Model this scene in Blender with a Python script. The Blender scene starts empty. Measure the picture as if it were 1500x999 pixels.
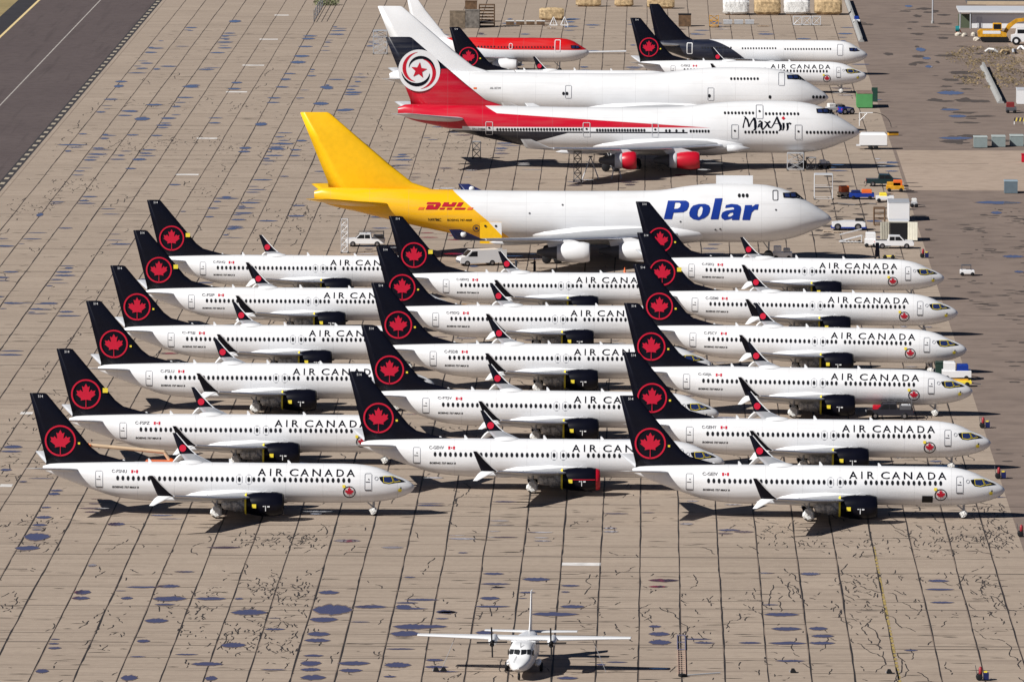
import bpy, bmesh, math, random
from mathutils import Vector, Matrix, geometry
R = math.radians; PI = math.pi
sc = bpy.context.scene; COL = sc.collection
# ---------------------------------------------------------------- camera, sky, sun, exposure
cd = bpy.data.cameras.new('camera'); cam = bpy.data.objects.new('camera', cd); COL.objects.link(cam)
cam.location = (0, -850, 111.6); cam.rotation_euler = (Matrix.Rotation(R(.957), 3, 'Z') @ Matrix.Rotation(R(90-6.312), 3, 'X') @ Matrix.Rotation(R(.17), 3, 'Z')).to_euler()
cd.sensor_width = 36; cd.lens = 292.8; cd.clip_start = 1; cd.clip_end = 6000; sc.camera = cam
SUN = Vector((-1.1, -.75, 1.0)).normalized(); ELEV = math.asin(SUN.z); ROT = math.atan2(SUN.x, SUN.y)
w = bpy.data.worlds.new('World'); sc.world = w; w.use_nodes = True
nt = w.node_tree; sky = nt.nodes.new('ShaderNodeTexSky'); sky.sky_type = 'NISHITA'; sky.sun_disc = False
sky.sun_elevation = ELEV; sky.sun_rotation = ROT; sky.altitude = 300; sky.air_density = .32; sky.dust_density = .05; sky.ozone_density = 3
nt.links.new(sky.outputs[0], nt.nodes['Background'].inputs[0]); nt.nodes['Background'].inputs[1].default_value = .05
sl = bpy.data.lights.new('sun', 'SUN'); sl.energy = 5.0; sl.angle = R(.5); sl.color = (1, .965, .915)
so = bpy.data.objects.new('sun', sl); COL.objects.link(so); so.rotation_euler = (-SUN).to_track_quat('-Z', 'Y').to_euler(); so.location = (-300, -300, 300)
sc.view_settings.view_transform = 'Standard'; sc.view_settings.look = 'None'; sc.view_settings.exposure = 0.26; sc.view_settings.gamma = 1
sc.view_settings.use_curve_mapping = False
sc.cycles.max_bounces = 5

# ---------------------------------------------------------------- materials
def lin(c):
    c = c/255.; return c/12.92 if c <= .04045 else ((c+.055)/1.055)**2.4
def rgb(r, g, b): return (lin(r), lin(g), lin(b))
class NT:
    def __init__(s, m): s.t = m.node_tree; s.b = s.t.nodes['Principled BSDF']; s._co = None
    def n(s, t, **k):
        x = s.t.nodes.new(t)
        for a, b in k.items(): setattr(x, a, b)
        return x
    def put(s, sock, v):
        if hasattr(v, 'is_linked') or isinstance(v, bpy.types.NodeSocket): s.t.links.new(v, sock)
        elif isinstance(v, (tuple, list)) and len(v) == 3 and len(sock.default_value) == 4: sock.default_value = (*v, 1)
        else: sock.default_value = v
    def m(s, op, a, b=0, c=0):
        x = s.n('ShaderNodeMath', operation=op); s.put(x.inputs[0], a); s.put(x.inputs[1], b); s.put(x.inputs[2], c); return x.outputs[0]
    def co(s):
        if not s._co:
            t = s.n('ShaderNodeTexCoord'); p = s.n('ShaderNodeSeparateXYZ'); s.t.links.new(t.outputs['Object'], p.inputs[0]); s._co = (t.outputs['Object'], p)
        return s._co
    def xyz(s): p = s.co()[1]; return p.outputs[0], p.outputs[1], p.outputs[2]
    def scaled(s, v):
        x = s.n('ShaderNodeMapping'); s.t.links.new(s.co()[0], x.inputs[0]); x.inputs['Scale'].default_value = v; return x.outputs[0]
    def noise(s, scale, det=3, vec=None, rough=.55):
        x = s.n('ShaderNodeTexNoise'); s.t.links.new(vec or s.co()[0], x.inputs['Vector']); x.inputs['Scale'].default_value = scale
        x.inputs['Detail'].default_value = det; x.inputs['Roughness'].default_value = rough; return x.outputs['Fac']
    def ramp(s, f, a, b):
        x = s.n('ShaderNodeMapRange'); s.put(x.inputs[0], f); x.inputs[1].default_value = a; x.inputs[2].default_value = b; return x.outputs[0]
    def mix(s, f, a, b):
        x = s.n('ShaderNodeMix', data_type='RGBA'); s.put(x.inputs[0], f); s.put(x.inputs[6], a); s.put(x.inputs[7], b); return x.outputs[2]
MATS = {}
def mat(name, col, rough=.5, metal=0, var=.06, nscale=1.5, spec=.5, bump=0, bscale=4):
    if name in MATS: return MATS[name]
    m = bpy.data.materials.new(name); m.use_nodes = True; k = NT(m); b = k.b
    b.inputs['Roughness'].default_value = rough; b.inputs['Metallic'].default_value = metal; b.inputs['Specular IOR Level'].default_value = spec
    c2 = tuple(c*(1-var*2.2) for c in col)
    k.put(b.inputs['Base Color'], k.mix(k.ramp(k.noise(nscale, 4), .35, .75), col, c2))
    if bump:
        bp = k.n('ShaderNodeBump'); bp.inputs['Strength'].default_value = bump; bp.inputs['Distance'].default_value = .15
        k.t.links.new(k.noise(bscale, 4), bp.inputs['Height']); k.t.links.new(bp.outputs[0], b.inputs['Normal'])
    MATS[name] = m; return m
WHITE = mat('white_paint', (.75, .755, .765), .3, var=.03, nscale=.25)
def fuselage_paint(name, col):
    m = mat(name, col, .28); k = NT(m); k.b = m.node_tree.nodes['Principled BSDF']; oi = k.n('ShaderNodeObjectInfo')
    mp = k.n('ShaderNodeMapping'); k.t.links.new(k.co()[0], mp.inputs[0]); k.t.links.new(k.m('MULTIPLY', oi.outputs['Random'], 90), mp.inputs['Location']); mp.inputs['Scale'].default_value = (.22, 1.2, 2.2)
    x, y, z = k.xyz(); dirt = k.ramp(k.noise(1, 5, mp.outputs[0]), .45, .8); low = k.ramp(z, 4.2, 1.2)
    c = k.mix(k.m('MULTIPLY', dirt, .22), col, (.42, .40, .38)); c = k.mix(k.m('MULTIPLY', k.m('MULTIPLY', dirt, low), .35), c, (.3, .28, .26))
    seam = k.m('LESS_THAN', k.m('PINGPONG', k.m('ADD', x, .7), 1.9), .022); seam2 = k.m('LESS_THAN', k.m('ABSOLUTE', k.m('SUBTRACT', z, 4.55)), .014)
    c = k.mix(k.m('MULTIPLY', k.m('MAXIMUM', seam, seam2), .3), c, (.3, .3, .31)); k.t.links.new(c, k.b.inputs['Base Color']); return m
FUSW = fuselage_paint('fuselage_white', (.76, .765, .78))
NAVY = mat('black_paint', (.0035, .0038, .009), .32, var=.1, spec=.2)
BLACK = mat('black_rubber', (.008, .008, .01), .7, spec=.3)
WING = mat('wing_grey', (.36, .37, .39), .35)
GLASS = mat('dark_window', (.008, .009, .012), .45, spec=.3)
BGLASS = mat('cockpit_glass', (.02, .035, .12), .15)
RED = mat('red_paint', (.5, .006, .022), .35)
AIRRED = mat('leaf_red', (.52, .005, .03), .4, var=.02)
GREY = mat('grey_paint', (.42, .43, .45), .4)
LGREY = mat('light_grey_paint', (.6, .61, .63), .35)
DGREY = mat('dark_grey_paint', (.09, .09, .1), .5)
MGREY = mat('seam_grey', (.33, .34, .37), .6)
METAL = mat('bare_metal', (.5, .5, .52), .35, 1)
LEMETAL = mat('leading_edge_metal', (.75, .78, .85), .22, .6)
FOIL = mat('silver_foil', (.5, .5, .5), .4, .3, var=.3, nscale=6, bump=.6, bscale=5)
WRAP = mat('white_plastic_wrap', (.74, .74, .72), .4, var=.1, nscale=4, bump=.5)
YEL = mat('yellow_tape', (.85, .68, .05), .5)
DHLY = mat('golden_yellow_paint', (.88, .50, .006), .35, var=.04)
BLUE = mat('royal_blue_paint', (.006, .035, .27), .35)
NBLUE = mat('dark_blue_paint', (.008, .015, .09), .35)
TAN = mat('tan_canvas', (.55, .40, .22), .8, var=.2, nscale=2, bump=.5, bscale=2)
BROWN = mat('brown_timber', (.16, .09, .045), .8, var=.3)
ORANGE = mat('orange_paint', (.75, .14, .02), .45)
DYEL = mat('machine_yellow', (.72, .36, .02), .45, var=.2)
GREEN = mat('green_paint', (.08, .30, .10), .5)
CONC = mat('grey_concrete', (.34, .34, .33), .85, var=.15)
SKIN = mat('skin', (.45, .27, .18), .6); CLOTH = mat('dark_cloth', (.02, .025, .04), .9); HAIR = mat('dark_hair', (.015, .01, .008), .7)
BUSH = mat('dry_scrub', (.16, .13, .06), .9, var=.3)

# ---------------------------------------------------------------- objects
def tag(o, label=None, cat=None, group=None, kind=None):
    if label: o['label'] = label
    if cat: o['category'] = cat
    if group: o['group'] = group
    if kind: o['kind'] = kind
    return o
def thing(name, label, cat, loc=(0, 0, 0), rz=0, group=None):
    o = bpy.data.objects.new(name, None); COL.objects.link(o); o.empty_display_size = .5
    o.location = (loc[0], loc[1], loc[2] if len(loc) > 2 else 0.02); o.rotation_euler = (0, 0, R(rz)); return tag(o, label, cat, group)
def kids():
    d = {}
    for o in COL.objects:
        if o.parent: d.setdefault(o.parent.name, []).append(o)
    return d
def copy_tree(o, parent=None, table=None):
    if table is None: table = kids()
    c = o.copy(); COL.objects.link(c); c.parent = parent
    for ch in table.get(o.name, []): copy_tree(ch, c, table)
    return c
class MB:
    def __init__(s): s.v = []; s.f = []; s.s = []
    def add(s, vs, fs, smooth=False):
        n = len(s.v); s.v += [tuple(v) for v in vs]; s.f += [tuple(i+n for i in f) for f in fs]; s.s += [smooth]*len(fs); return s
    def box(s, x0, x1, y0, y1, z0, z1, b=0):
        if b:  # chamfered top edges
            s.add([(x0, y0, z0), (x1, y0, z0), (x1, y1, z0), (x0, y1, z0), (x0, y0, z1-b), (x1, y0, z1-b), (x1, y1, z1-b), (x0, y1, z1-b),
                   (x0+b, y0+b, z1), (x1-b, y0+b, z1), (x1-b, y1-b, z1), (x0+b, y1-b, z1)],
                  [(3, 2, 1, 0), (0, 1, 5, 4), (1, 2, 6, 5), (2, 3, 7, 6), (3, 0, 4, 7), (4, 5, 9, 8), (5, 6, 10, 9), (6, 7, 11, 10), (7, 4, 8, 11), (8, 9, 10, 11)])
        else:
            s.add([(x0, y0, z0), (x1, y0, z0), (x1, y1, z0), (x0, y1, z0), (x0, y0, z1), (x1, y0, z1), (x1, y1, z1), (x0, y1, z1)],
                  [(3, 2, 1, 0), (0, 1, 5, 4), (1, 2, 6, 5), (2, 3, 7, 6), (3, 0, 4, 7), (4, 5, 6, 7)])
        return s
    def cyl(s, p0, p1, r0, r1=None, n=12, caps=True):
        r1 = r0 if r1 is None else r1; p0 = Vector(p0); p1 = Vector(p1); d = (p1-p0).normalized()
        a = d.orthogonal().normalized(); b = d.cross(a); v = []
        for p, r in ((p0, r0), (p1, r1)):
            for i in range(n):
                t = 2*PI*i/n; v.append(p+a*math.cos(t)*r+b*math.sin(t)*r)
        s.add(v, [(i, (i+1) % n, n+(i+1) % n, n+i) for i in range(n)], True)
        if caps: s.add(v, [tuple(range(n))[::-1], tuple(range(n, 2*n))])
        return s
    def path(s, pts, r, n=6):
        for a, b in zip(pts, pts[1:]): s.cyl(a, b, r, n=n)
        return s
    def lathe(s, prof, c, axis='x', n=24, smooth=True):
        v = []
        for (x, r) in prof:
            for i in range(n):
                t = 2*PI*i/n
                if axis == 'x': v.append((c[0]+x, c[1]+r*math.cos(t), c[2]+r*math.sin(t)))
                elif axis == 'y': v.append((c[0]+r*math.cos(t), c[1]+x, c[2]+r*math.sin(t)))
                else: v.append((c[0]+r*math.cos(t), c[1]+r*math.sin(t), c[2]+x))
        s.add(v, [(k*n+i, k*n+(i+1) % n, (k+1)*n+(i+1) % n, (k+1)*n+i) for k in range(len(prof)-1) for i in range(n)], smooth); return s
    def loft(s, rings, caps=True, smooth=True):
        n = len(rings[0]); v = [p for r in rings for p in r]
        s.add(v, [(k*n+i, k*n+(i+1) % n, (k+1)*n+(i+1) % n, (k+1)*n+i) for k in range(len(rings)-1) for i in range(n)], smooth)
        if caps:
            s.add(rings[0], [tuple(range(n))[::-1]]); s.add(rings[-1], [tuple(range(n))])
        return s
    def prism(s, prof, y0, y1, inset=0, axis='y'):
        # prof: (x,z) outline, extruded along y
        n = len(prof); a = [(x, y0, z) for x, z in prof]; b = [(x, y1, z) for x, z in prof]
        if axis == 'z': a = [(x, z, y0) for x, z in prof]; b = [(x, z, y1) for x, z in prof]
        s.add(a+b, [(i, (i+1) % n, n+(i+1) % n, n+i) for i in range(n)])
        t = geometry.tessellate_polygon([[Vector((x, z, 0)) for x, z in prof]])
        s.add(a, t); s.add(b, [q[::-1] for q in t]); return s
    def wheel(s, x, y, z, r, wd): s.lathe([(-wd/2, .0), (-wd/2, r*.85), (-wd*.35, r), (wd*.35, r), (wd/2, r*.85), (wd/2, 0)], (x, y, z), 'y', 18); return s
    def xf(s, M): s.v = [tuple(M @ Vector(v)) for v in s.v]; return s
    def build(s, name, m, parent=None, ox=0, recalc=True, kind=None):
        me = bpy.data.meshes.new(name); me.from_pydata([(x-ox, y, z) for x, y, z in s.v], [], s.f); me.validate()
        if len(me.polygons) == len(s.s): me.polygons.foreach_set('use_smooth', s.s)
        if recalc:
            bm = bmesh.new(); bm.from_mesh(me); bmesh.ops.recalc_face_normals(bm, faces=bm.faces); bm.to_mesh(me); bm.free()
        me.materials.append(m); o = bpy.data.objects.new(name, me); COL.objects.link(o)
        if parent: o.parent = parent
        if kind: o['kind'] = kind
        return o

# ---------------------------------------------------------------- flat shapes laid onto a surface
def fill(polys):
    V = []; F = []
    for outer, holes in polys:
        pts = [Vector((x, y, 0)) for x, y in outer]; loops = [pts]+[[Vector((x, y, 0)) for x, y in h] for h in holes]
        n = len(V); V += [(p.x, p.y) for l in loops for p in l]; F += [tuple(i+n for i in t) for t in geometry.tessellate_polygon(loops)]
    return V, F
def merge(*shapes):
    V = []; F = []
    for v, f in shapes: n = len(V); V += v; F += [tuple(i+n for i in q) for q in f]
    return V, F
def glyphs(text, shear=0, off=0, box=None):
    cu = bpy.data.curves.new('t', 'FONT'); cu.body = text; cu.shear = shear; cu.offset = off; cu.fill_mode = 'FRONT'; cu.resolution_u = 3
    o = bpy.data.objects.new('t', cu); COL.objects.link(o); bpy.context.view_layer.update()
    me = bpy.data.meshes.new_from_object(o.evaluated_get(bpy.context.evaluated_depsgraph_get()))
    V = [(v.co.x, v.co.y) for v in me.vertices]; F = [tuple(p.vertices) for p in me.polygons]
    bpy.data.objects.remove(o); bpy.data.curves.remove(cu); bpy.data.meshes.remove(me)
    if box:
        xs = [v[0] for v in V]; ys = [v[1] for v in V]; a, b, c, d = min(xs), max(xs), min(ys), max(ys); x0, x1, z0, z1 = box
        V = [(x0+(x-a)/(b-a)*(x1-x0), z0+(y-c)/(d-c)*(z1-z0)) for x, y in V]
    return V, F
def disc(cx, cz, r, n=32, rz=None): rz = rz or r; return [(cx+r*math.cos(2*PI*i/n), cz+rz*math.sin(2*PI*i/n)) for i in range(n)]
def ring(cx, cz, r, t, n=40): return fill([(disc(cx, cz, r, n), [disc(cx, cz, r-t, n)])])
def rect(x0, x1, z0, z1, c=0):
    if not c: return [(x0, z0), (x1, z0), (x1, z1), (x0, z1)]
    return [(x0+c, z0), (x1-c, z0), (x1, z0+c), (x1, z1-c), (x1-c, z1), (x0+c, z1), (x0, z1-c), (x0, z0+c)]
def frame(x0, x1, z0, z1, t, c=.12): return fill([(rect(x0, x1, z0, z1, c), [rect(x0+t, x1-t, z0+t, z1-t, c*.6)])])
def ribbon(pts):  # (x, z, width)
    V = []; F = []
    for i, (x, z, wd) in enumerate(pts):
        a = pts[max(0, i-1)]; b = pts[min(len(pts)-1, i+1)]; d = Vector((b[0]-a[0], b[1]-a[1])).normalized()
        V += [(x-d.y*wd/2, z+d.x*wd/2), (x+d.y*wd/2, z-d.x*wd/2)]
        if i: F.append((2*i-2, 2*i-1, 2*i+1, 2*i))
    return V, F
LEAF = [(-90, -2030), (-45, -1167), (-156, -1069), (-1015, -1220), (-899, -900), (-919, -827), (-1860, -65), (-1648, 34), (-1614, 113), (-1800, 685),
        (-1258, 570), (-1185, 608), (-1080, 855), (-657, 401), (-546, 458), (-750, 1510), (-423, 1321), (-332, 1348), (0, 2000)]
def leaf(cx, cz, s, stem=1.0):
    L = [(x, z*(stem if z < -1300 else 1)) for x, z in LEAF]
    pts = L+[(-x, z) for x, z in L[-2::-1]]; return fill([([(cx+x/2000*s, cz+z/2000*s) for x, z in pts], [])])
def star(cx, cz, r, rot=0, inner=.42): return fill([([(cx+r*(1 if i % 2 == 0 else inner)*math.sin(PI*i/5+rot), cz+r*(1 if i % 2 == 0 else inner)*math.cos(PI*i/5+rot)) for i in range(10)], [])])
def lay(name, shape, fn, m, parent=None, du=.8, dv=.16, ox=0):
    V, F = shape; bm = bmesh.new(); vs = [bm.verts.new((x, z, 0)) for x, z in V]
    for q in F:
        try: bm.faces.new([vs[i] for i in q])
        except ValueError: pass
    xs = [v[0] for v in V]; zs = [v[1] for v in V]
    def cut(a, b, st, ax):
        t = math.floor(a/st)*st+st
        while t < b-1e-4:
            no = (1, 0, 0) if ax == 0 else (0, 1, 0); co = (t, 0, 0) if ax == 0 else (0, t, 0)
            bmesh.ops.bisect_plane(bm, geom=bm.verts[:]+bm.edges[:]+bm.faces[:], plane_co=co, plane_no=no, dist=1e-5); t += st
    cut(min(zs), max(zs), dv, 1); cut(min(xs), max(xs), du, 0)
    for v in bm.verts: v.co = fn(v.co.x, v.co.y)
    me = bpy.data.meshes.new(name); bm.to_mesh(me); bm.free()
    for v in me.vertices: v.co.x -= ox
    for p in me.polygons: p.use_smooth = True
    me.materials.append(m); o = bpy.data.objects.new(name, me); COL.objects.link(o); o.parent = parent; return o

class Body:
    """fuselage given by stations (x, half width, bottom, widest level, top)"""
    def __init__(s, st): s.st = sorted(st); s.xs = [a[0] for a in s.st]
    def at(s, x):
        X = s.xs; st = s.st
        if x <= X[0]: return st[0][1:]
        if x >= X[-1]: return st[-1][1:]
        i = max(k for k in range(len(X)) if X[k] <= x); i = min(i, len(X)-2); h = X[i+1]-X[i]; t = (x-X[i])/h; out = []
        for c in range(1, 5):
            d = (st[i+1][c]-st[i][c])/h
            def sl(j):
                if j == 0 or j == len(X)-1: return None
                a = (st[j][c]-st[j-1][c])/(X[j]-X[j-1]); b = (st[j+1][c]-st[j][c])/(X[j+1]-X[j])
                return 0 if a*b <= 0 else 2*a*b/(a+b)
            m0 = sl(i); m1 = sl(i+1); m0 = d if m0 is None else m0; m1 = d if m1 is None else m1
            out.append((2*t**3-3*t*t+1)*st[i][c]+(t**3-2*t*t+t)*h*m0+(-2*t**3+3*t*t)*st[i+1][c]+(t**3-t*t)*h*m1)
        return out
    def y(s, x, z):
        wd, zb, zm, zt = s.at(x); t = (z-zm)/((zt-zm) if z > zm else (zm-zb)); return wd*math.sqrt(max(0, 1-min(1, abs(t))**2))
    def on(s, off=.02, side=-1): return lambda x, z: Vector((x, side*(s.y(x, z)+off), z+(off if z > s.at(x)[2] else 0)))
    def mesh(s, n=44, step=.7):
        X = [s.xs[0]]
        while X[-1] < s.xs[-1]-1e-6:
            dx = step; e = s.xs[-1]-X[-1]
            if e < 4.5: dx = max(.06, e*.2)
            X.append(min(s.xs[-1], X[-1]+dx))
        rings = []
        for x in X:
            wd, zb, zm, zt = s.at(x); r = []
            for i in range(n):
                t = 2*PI*i/n; c, q = math.cos(t), math.sin(t); r.append((x, wd*c, zm+(zt-zm if q > 0 else zm-zb)*q))
            rings.append(r)
        return MB().loft(rings)
AF = [(0, 0), (.2, .42), (.45, .8), (.68, 1), (.86, .85), (.96, .5), (1, .0)]
def section(xte, xle, th, put):
    """aerofoil ring; put(x, t) places a point at chord station x and half thickness t"""
    up = [put(xte+(xle-xte)*c, th*t/2) for c, t in AF]; lo = [put(xte+(xle-xte)*c, -th*t/2) for c, t in AF[-2:0:-1]]; return up+lo
def plane_wing(secs, side):
    rings = [section(xte, xle, th, lambda x, t, l=lat, z=z: (x, side*l, z+t)) for (lat, xle, xte, z, th) in secs]; return MB().loft(rings)
def plane_fin(secs, y=0):
    return MB().loft([section(xte, xle, th, lambda x, t, z=z: (x, y+t, z)) for (z, xle, xte, th) in secs])
# ---------------------------------------------------------------- aircraft parts
def engine(par, x0, x1, lat, z, r, m, ox, cone=METAL, conelen=1.5, lip=None, pyl=None, fanm=DGREY, wing_z=None, wing_x=None, cover=None):
    L = x1-x0
    nac = MB().lathe([(0, r*.74), (L*.2, r*.9), (L*.5, r), (L*.8, r*.98), (L*.96, r*.88), (L, r*.8), (L-.08, r*.74), (L*.75, r*.72)], (x0, lat, z), n=30).build('engine', m, par, ox)
    if lip: MB().lathe([(L*.93, r*.915), (L*.965, r*.89), (L+.02, r*.8), (L-.06, r*.735)], (x0, lat, z), n=30).build('intake_lip', lip, nac, 0).location.x = -ox
    f = MB().lathe([(L*.76, .72*r), (L*.76, .2*r), (L*.88, 0)], (x0, lat, z)).build('fan', fanm, nac); f.location.x = -ox
    c = MB().lathe([(.1, r*.62), (-conelen*.5, r*.5), (-conelen, r*.22), (-conelen*1.02, 0)], (x0, lat, z)).build('exhaust_cone', cone, nac); c.location.x = -ox
    if pyl:
        xa, xb, zt = pyl; v = []
        pr = [(x0-conelen*.4, z+r*.35), (x0+L*.75, z+r*.9), (x0+L*.55, z+r*1.12), (xb, zt+.1), (xa, zt-.05)]
        p = MB().prism([(a, b) for a, b in pr], lat-.22, lat+.22).build('pylon', m if m is WHITE else LGREY, nac); p.location.x = -ox
    if cover:
        c = MB().lathe([(L*.9, r*1.0), (L+.03, r*.97), (L+.07, r*.6), (L+.08, 0)], (x0, lat, z)).build('intake_cover', cover, nac); c.location.x = -ox
    return nac
def gear(par, x, lats, zt, wr, ww, ox, wrap=None, bogie=0, name='landing_gear'):
    g = MB()
    for l in lats[:1]: pass
    c = sum(lats)/len(lats); g.cyl((x, c, wr), (x+.05, c, zt), .11, .14); g.cyl((x, lats[0], wr), (x, lats[-1], wr), .09); g.cyl((x-.1, c, zt*.55), (x-1.0, c, zt), .07)
    if bogie: g.box(x-bogie, x+bogie, c-.12, c+.12, wr-.12, wr+.14)
    g = g.build(name, GREY, par, ox)
    for l in lats:
        for bx in ((-bogie, bogie) if bogie else (0,)):
            wv = MB().wheel(x+bx, l, wr, wr, ww).build('wheel', BLACK, g); wv.location.x = -ox
    if wrap:
        random.seed(int(x*7)); a = wr+.06; m = MB(); n = 11
        for (dx, l) in ((0, lats[0]-ww*.3),):
            rings = []
            for k, (yy, rr) in enumerate(((-.28, .25), (-.24, .8), (0, 1.0), (.3, .95), (.5, .5))):
                rings.append([(x+dx+a*rr*math.cos(2*PI*i/n)*random.uniform(.7, 1.15), l+yy+random.uniform(-.05, .05), wr+.12+a*rr*math.sin(2*PI*i/n)*random.uniform(.75, 1.35)) for i in range(n)])
            m.loft(rings, smooth=False)
        m.v = [(x_, y_, max(.02, z_)) for x_, y_, z_ in m.v]
        o = m.build('wheel_cover', wrap, g); o.location.x = -ox
    return g
def crumple(par, p0, p1, r0, r1, m, ox, name='engine_cover', seed=1):
    random.seed(seed); mb = MB(); n = 18; K = 8; rings = []
    for k in range(K+1):
        t = k/K; r = (r0+(r1-r0)*t)*(1 if 0 < k < K else .6)
        rings.append([(p0[0]+(p1[0]-p0[0])*t+random.uniform(-.08, .08), p0[1]+(p1[1]-p0[1])*t+r*math.cos(2*PI*i/n)*random.uniform(.82, 1.12), p0[2]+(p1[2]-p0[2])*t+r*math.sin(2*PI*i/n)*random.uniform(.82, 1.12)) for i in range(n)])
    return mb.loft(rings, smooth=False).build(name, m, par, ox)

# ---------------------------------------------------------------- the twin jet with the maple leaf tail
def maple_jet():
    ox = 19.5; x = lambda v: v-ox
    B = Body([(1.4, .16, 4.42, 4.6, 4.8), (1.9, .36, 4.15, 4.55, 4.98), (3, .66, 3.7, 4.4, 5.08), (5, 1.05, 2.95, 4.15, 5.16), (7, 1.38, 2.25, 3.85, 5.22), (9, 1.66, 1.68, 3.55, 5.27),
              (11, 1.82, 1.42, 3.38, 5.3), (13, 1.88, 1.31, 3.3, 5.31), (16, 1.88, 1.3, 3.3, 5.31), (24, 1.88, 1.3, 3.3, 5.31), (32, 1.88, 1.3, 3.3, 5.31), (33.6, 1.84, 1.32, 3.28, 5.27),
              (35, 1.72, 1.38, 3.22, 5.1), (36, 1.58, 1.48, 3.15, 4.86), (36.8, 1.42, 1.6, 3.1, 4.52), (37.4, 1.26, 1.74, 3.05, 4.22), (38.2, .98, 1.98, 3.0, 3.92), (38.9, .66, 2.3, 2.98, 3.58), (39.3, .38, 2.58, 2.97, 3.3), (39.5, .06, 2.9, 2.96, 3.02)])
    t = thing('maple_leaf_jet', 'x', 'airliner')
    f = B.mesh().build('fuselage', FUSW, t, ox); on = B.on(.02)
    def L(name, s, m, par=t, **k): return lay(name, s, on, m, par, ox=ox, **k)
    def LF(name, s, m, **k): return lay(name, s, on, m, f, ox=ox, **k)
    # windows
    px = [172.7+7.69*i for i in range(23)]+[351.5, 365.4, 372.9, 380.2, 387.5]+[402.9+7.84*i for i in range(15)]
    for p in px:
        if p == 351.5 or p == 365.4: pass
        c = (p-41)/14.35; L('window', fill([(disc(c, 3.8, .15, 12, .25), [])]), GLASS)
    MB().lathe([(-.02, 1.42), (.03, 1.38), (.22, 1.1), (.32, .6), (.35, 0)], (16.6, 0, 5.2), 'z', 30).build('antenna_dome', WHITE, t, ox)
    o = t.children  # squash the dome sideways
    for q in [c for c in COL.objects if c.name == 'antenna_dome']: q.scale.y = .55
    for ax, h in ((12.2, .35), (20.5, .38), (26.5, .3), (9.6, .25)):
        zt = B.at(ax)[3]; MB().prism([(ax, zt-.05), (ax+.42, zt-.05), (ax+.12, zt+h), (ax-.02, zt+h)], -.04, .04).build('antenna', WHITE, t, ox)
    # doors
    for a, b, c, d in ((6.85, 7.65, 2.75, 4.5), (34.45, 35.2, 2.75, 4.5)):
        dr = L('door', frame(a, b, c, d, .06), MGREY); lay('door_sill', fill([(rect(a+.05, b-.05, c, c+.13), [])]), B.on(.03), DGREY, dr, ox=ox)
        lay('door_handle', merge(fill([(rect(a+.12, a+.55, 3.6, 3.68), [])]), fill([(disc(a+.42, 3.9, .07, 10), [])])), B.on(.03), DGREY, dr, ox=ox)
    for p in (351.5, 365.4): c = (p-41)/14.35; L('overwing_exit', frame(c-.32, c+.32, 3.3, 4.3, .05, .2), MGREY)
    # cockpit windows
    ms = L('cockpit_mask', fill([([(35.92, 4.12), (36.55, 4.2), (37.35, 4.13), (37.75, 3.95), (38.3, 3.74), (38.62, 3.56), (37.6, 3.5), (36.9, 3.42), (36.35, 3.5), (36.05, 3.8)], [])]), GLASS, dv=.08, du=.2)
    for q in ([(36.38, 4.1), (37.14, 4.08), (37.34, 3.6), (36.95, 3.5), (36.44, 3.6)], [(37.28, 4.06), (37.62, 3.98), (38.05, 3.66), (37.5, 3.6)]):
        cx = sum(p[0] for p in q)/len(q); cz = sum(p[1] for p in q)/len(q); big = [(cx+(p[0]-cx)*1.12, cz+(p[1]-cz)*1.22) for p in q]
        pn = lay('cockpit_pane', fill([(q, [])]), B.on(.04), BGLASS, ms, du=.2, dv=.1, ox=ox); lay('tape_frame', fill([(big, [[(cx+(p[0]-cx)*1.02, cz+(p[1]-cz)*1.02) for p in q]])]), B.on(.045), YEL, pn, du=.2, dv=.1, ox=ox)
    L('probe_mark', ring(35.65, 3.98, .2, .06, 12), MGREY)
    tg = lay('nose_sensor', star(38.05, 2.75, .24, inner=.7), B.on(.05), YEL, t, ox=ox, dv=.1, du=.2); lay('sensor_dot', fill([(disc(38.15, 2.95, .09, 8), [])]), B.on(.055), DGREY, tg, ox=ox)
    # titles: each letter fitted to its own width
    xs = [(285, 375), (416, 430), (482, 558), (630, 725), (748, 840), (877, 970), (1008, 1100), (1140, 1220), (1248, 1340)]
    for ch, (a, b) in zip('AIRCANADA', xs): L('title_letter', glyphs(ch, off=.012, box=((a/7.4+299)/14.35, (b/7.4+299)/14.35, 4.17, 4.86)), NAVY, dv=.12)
    L('type_lettering', glyphs('BOEING 737 MAX 8', shear=.2, off=.03, box=(8.6, 11.35, 2.78, 3.0)), NAVY)
    fl = L('flag', merge(fill([(rect(10.55, 10.75, 4.32, 4.62), [])]), fill([(rect(11.05, 11.25, 4.32, 4.62), [])]), star(10.9, 4.47, .1, inner=.6)), AIRRED)
    # small roundel by the nose
    rd = L('roundel', ring(32.9, 2.6, .64, .1), NAVY, du=.3); lay('leaf', leaf(32.9, 2.66, .5), B.on(.025), AIRRED, rd, du=.2, dv=.1, ox=ox)
    lay('probe_tag', fill([(rect(32.2, 32.5, 3.05, 3.32), [])]), B.on(.04), YEL, rd, ox=ox)
    # fin
    fs = [(4.9, 11.9, 1.7, .1), (5.25, 11.3, 1.72, .16), (5.45, 9.6, 1.68, .26), (6.1, 7.2, 1.52, .36), (6.75, 6.35, 1.36, .38), (9.5, 4.05, .69, .27), (12.22, 1.78, .02, .16), (12.3, 1.5, .08, .08)]
    fin = plane_fin(fs).build('tail_fin', NAVY, t, ox)
    fy = lambda off: (lambda x_, z_: Vector((x_, -(.2-(z_-6.7)*.02+off), z_)))
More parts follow.
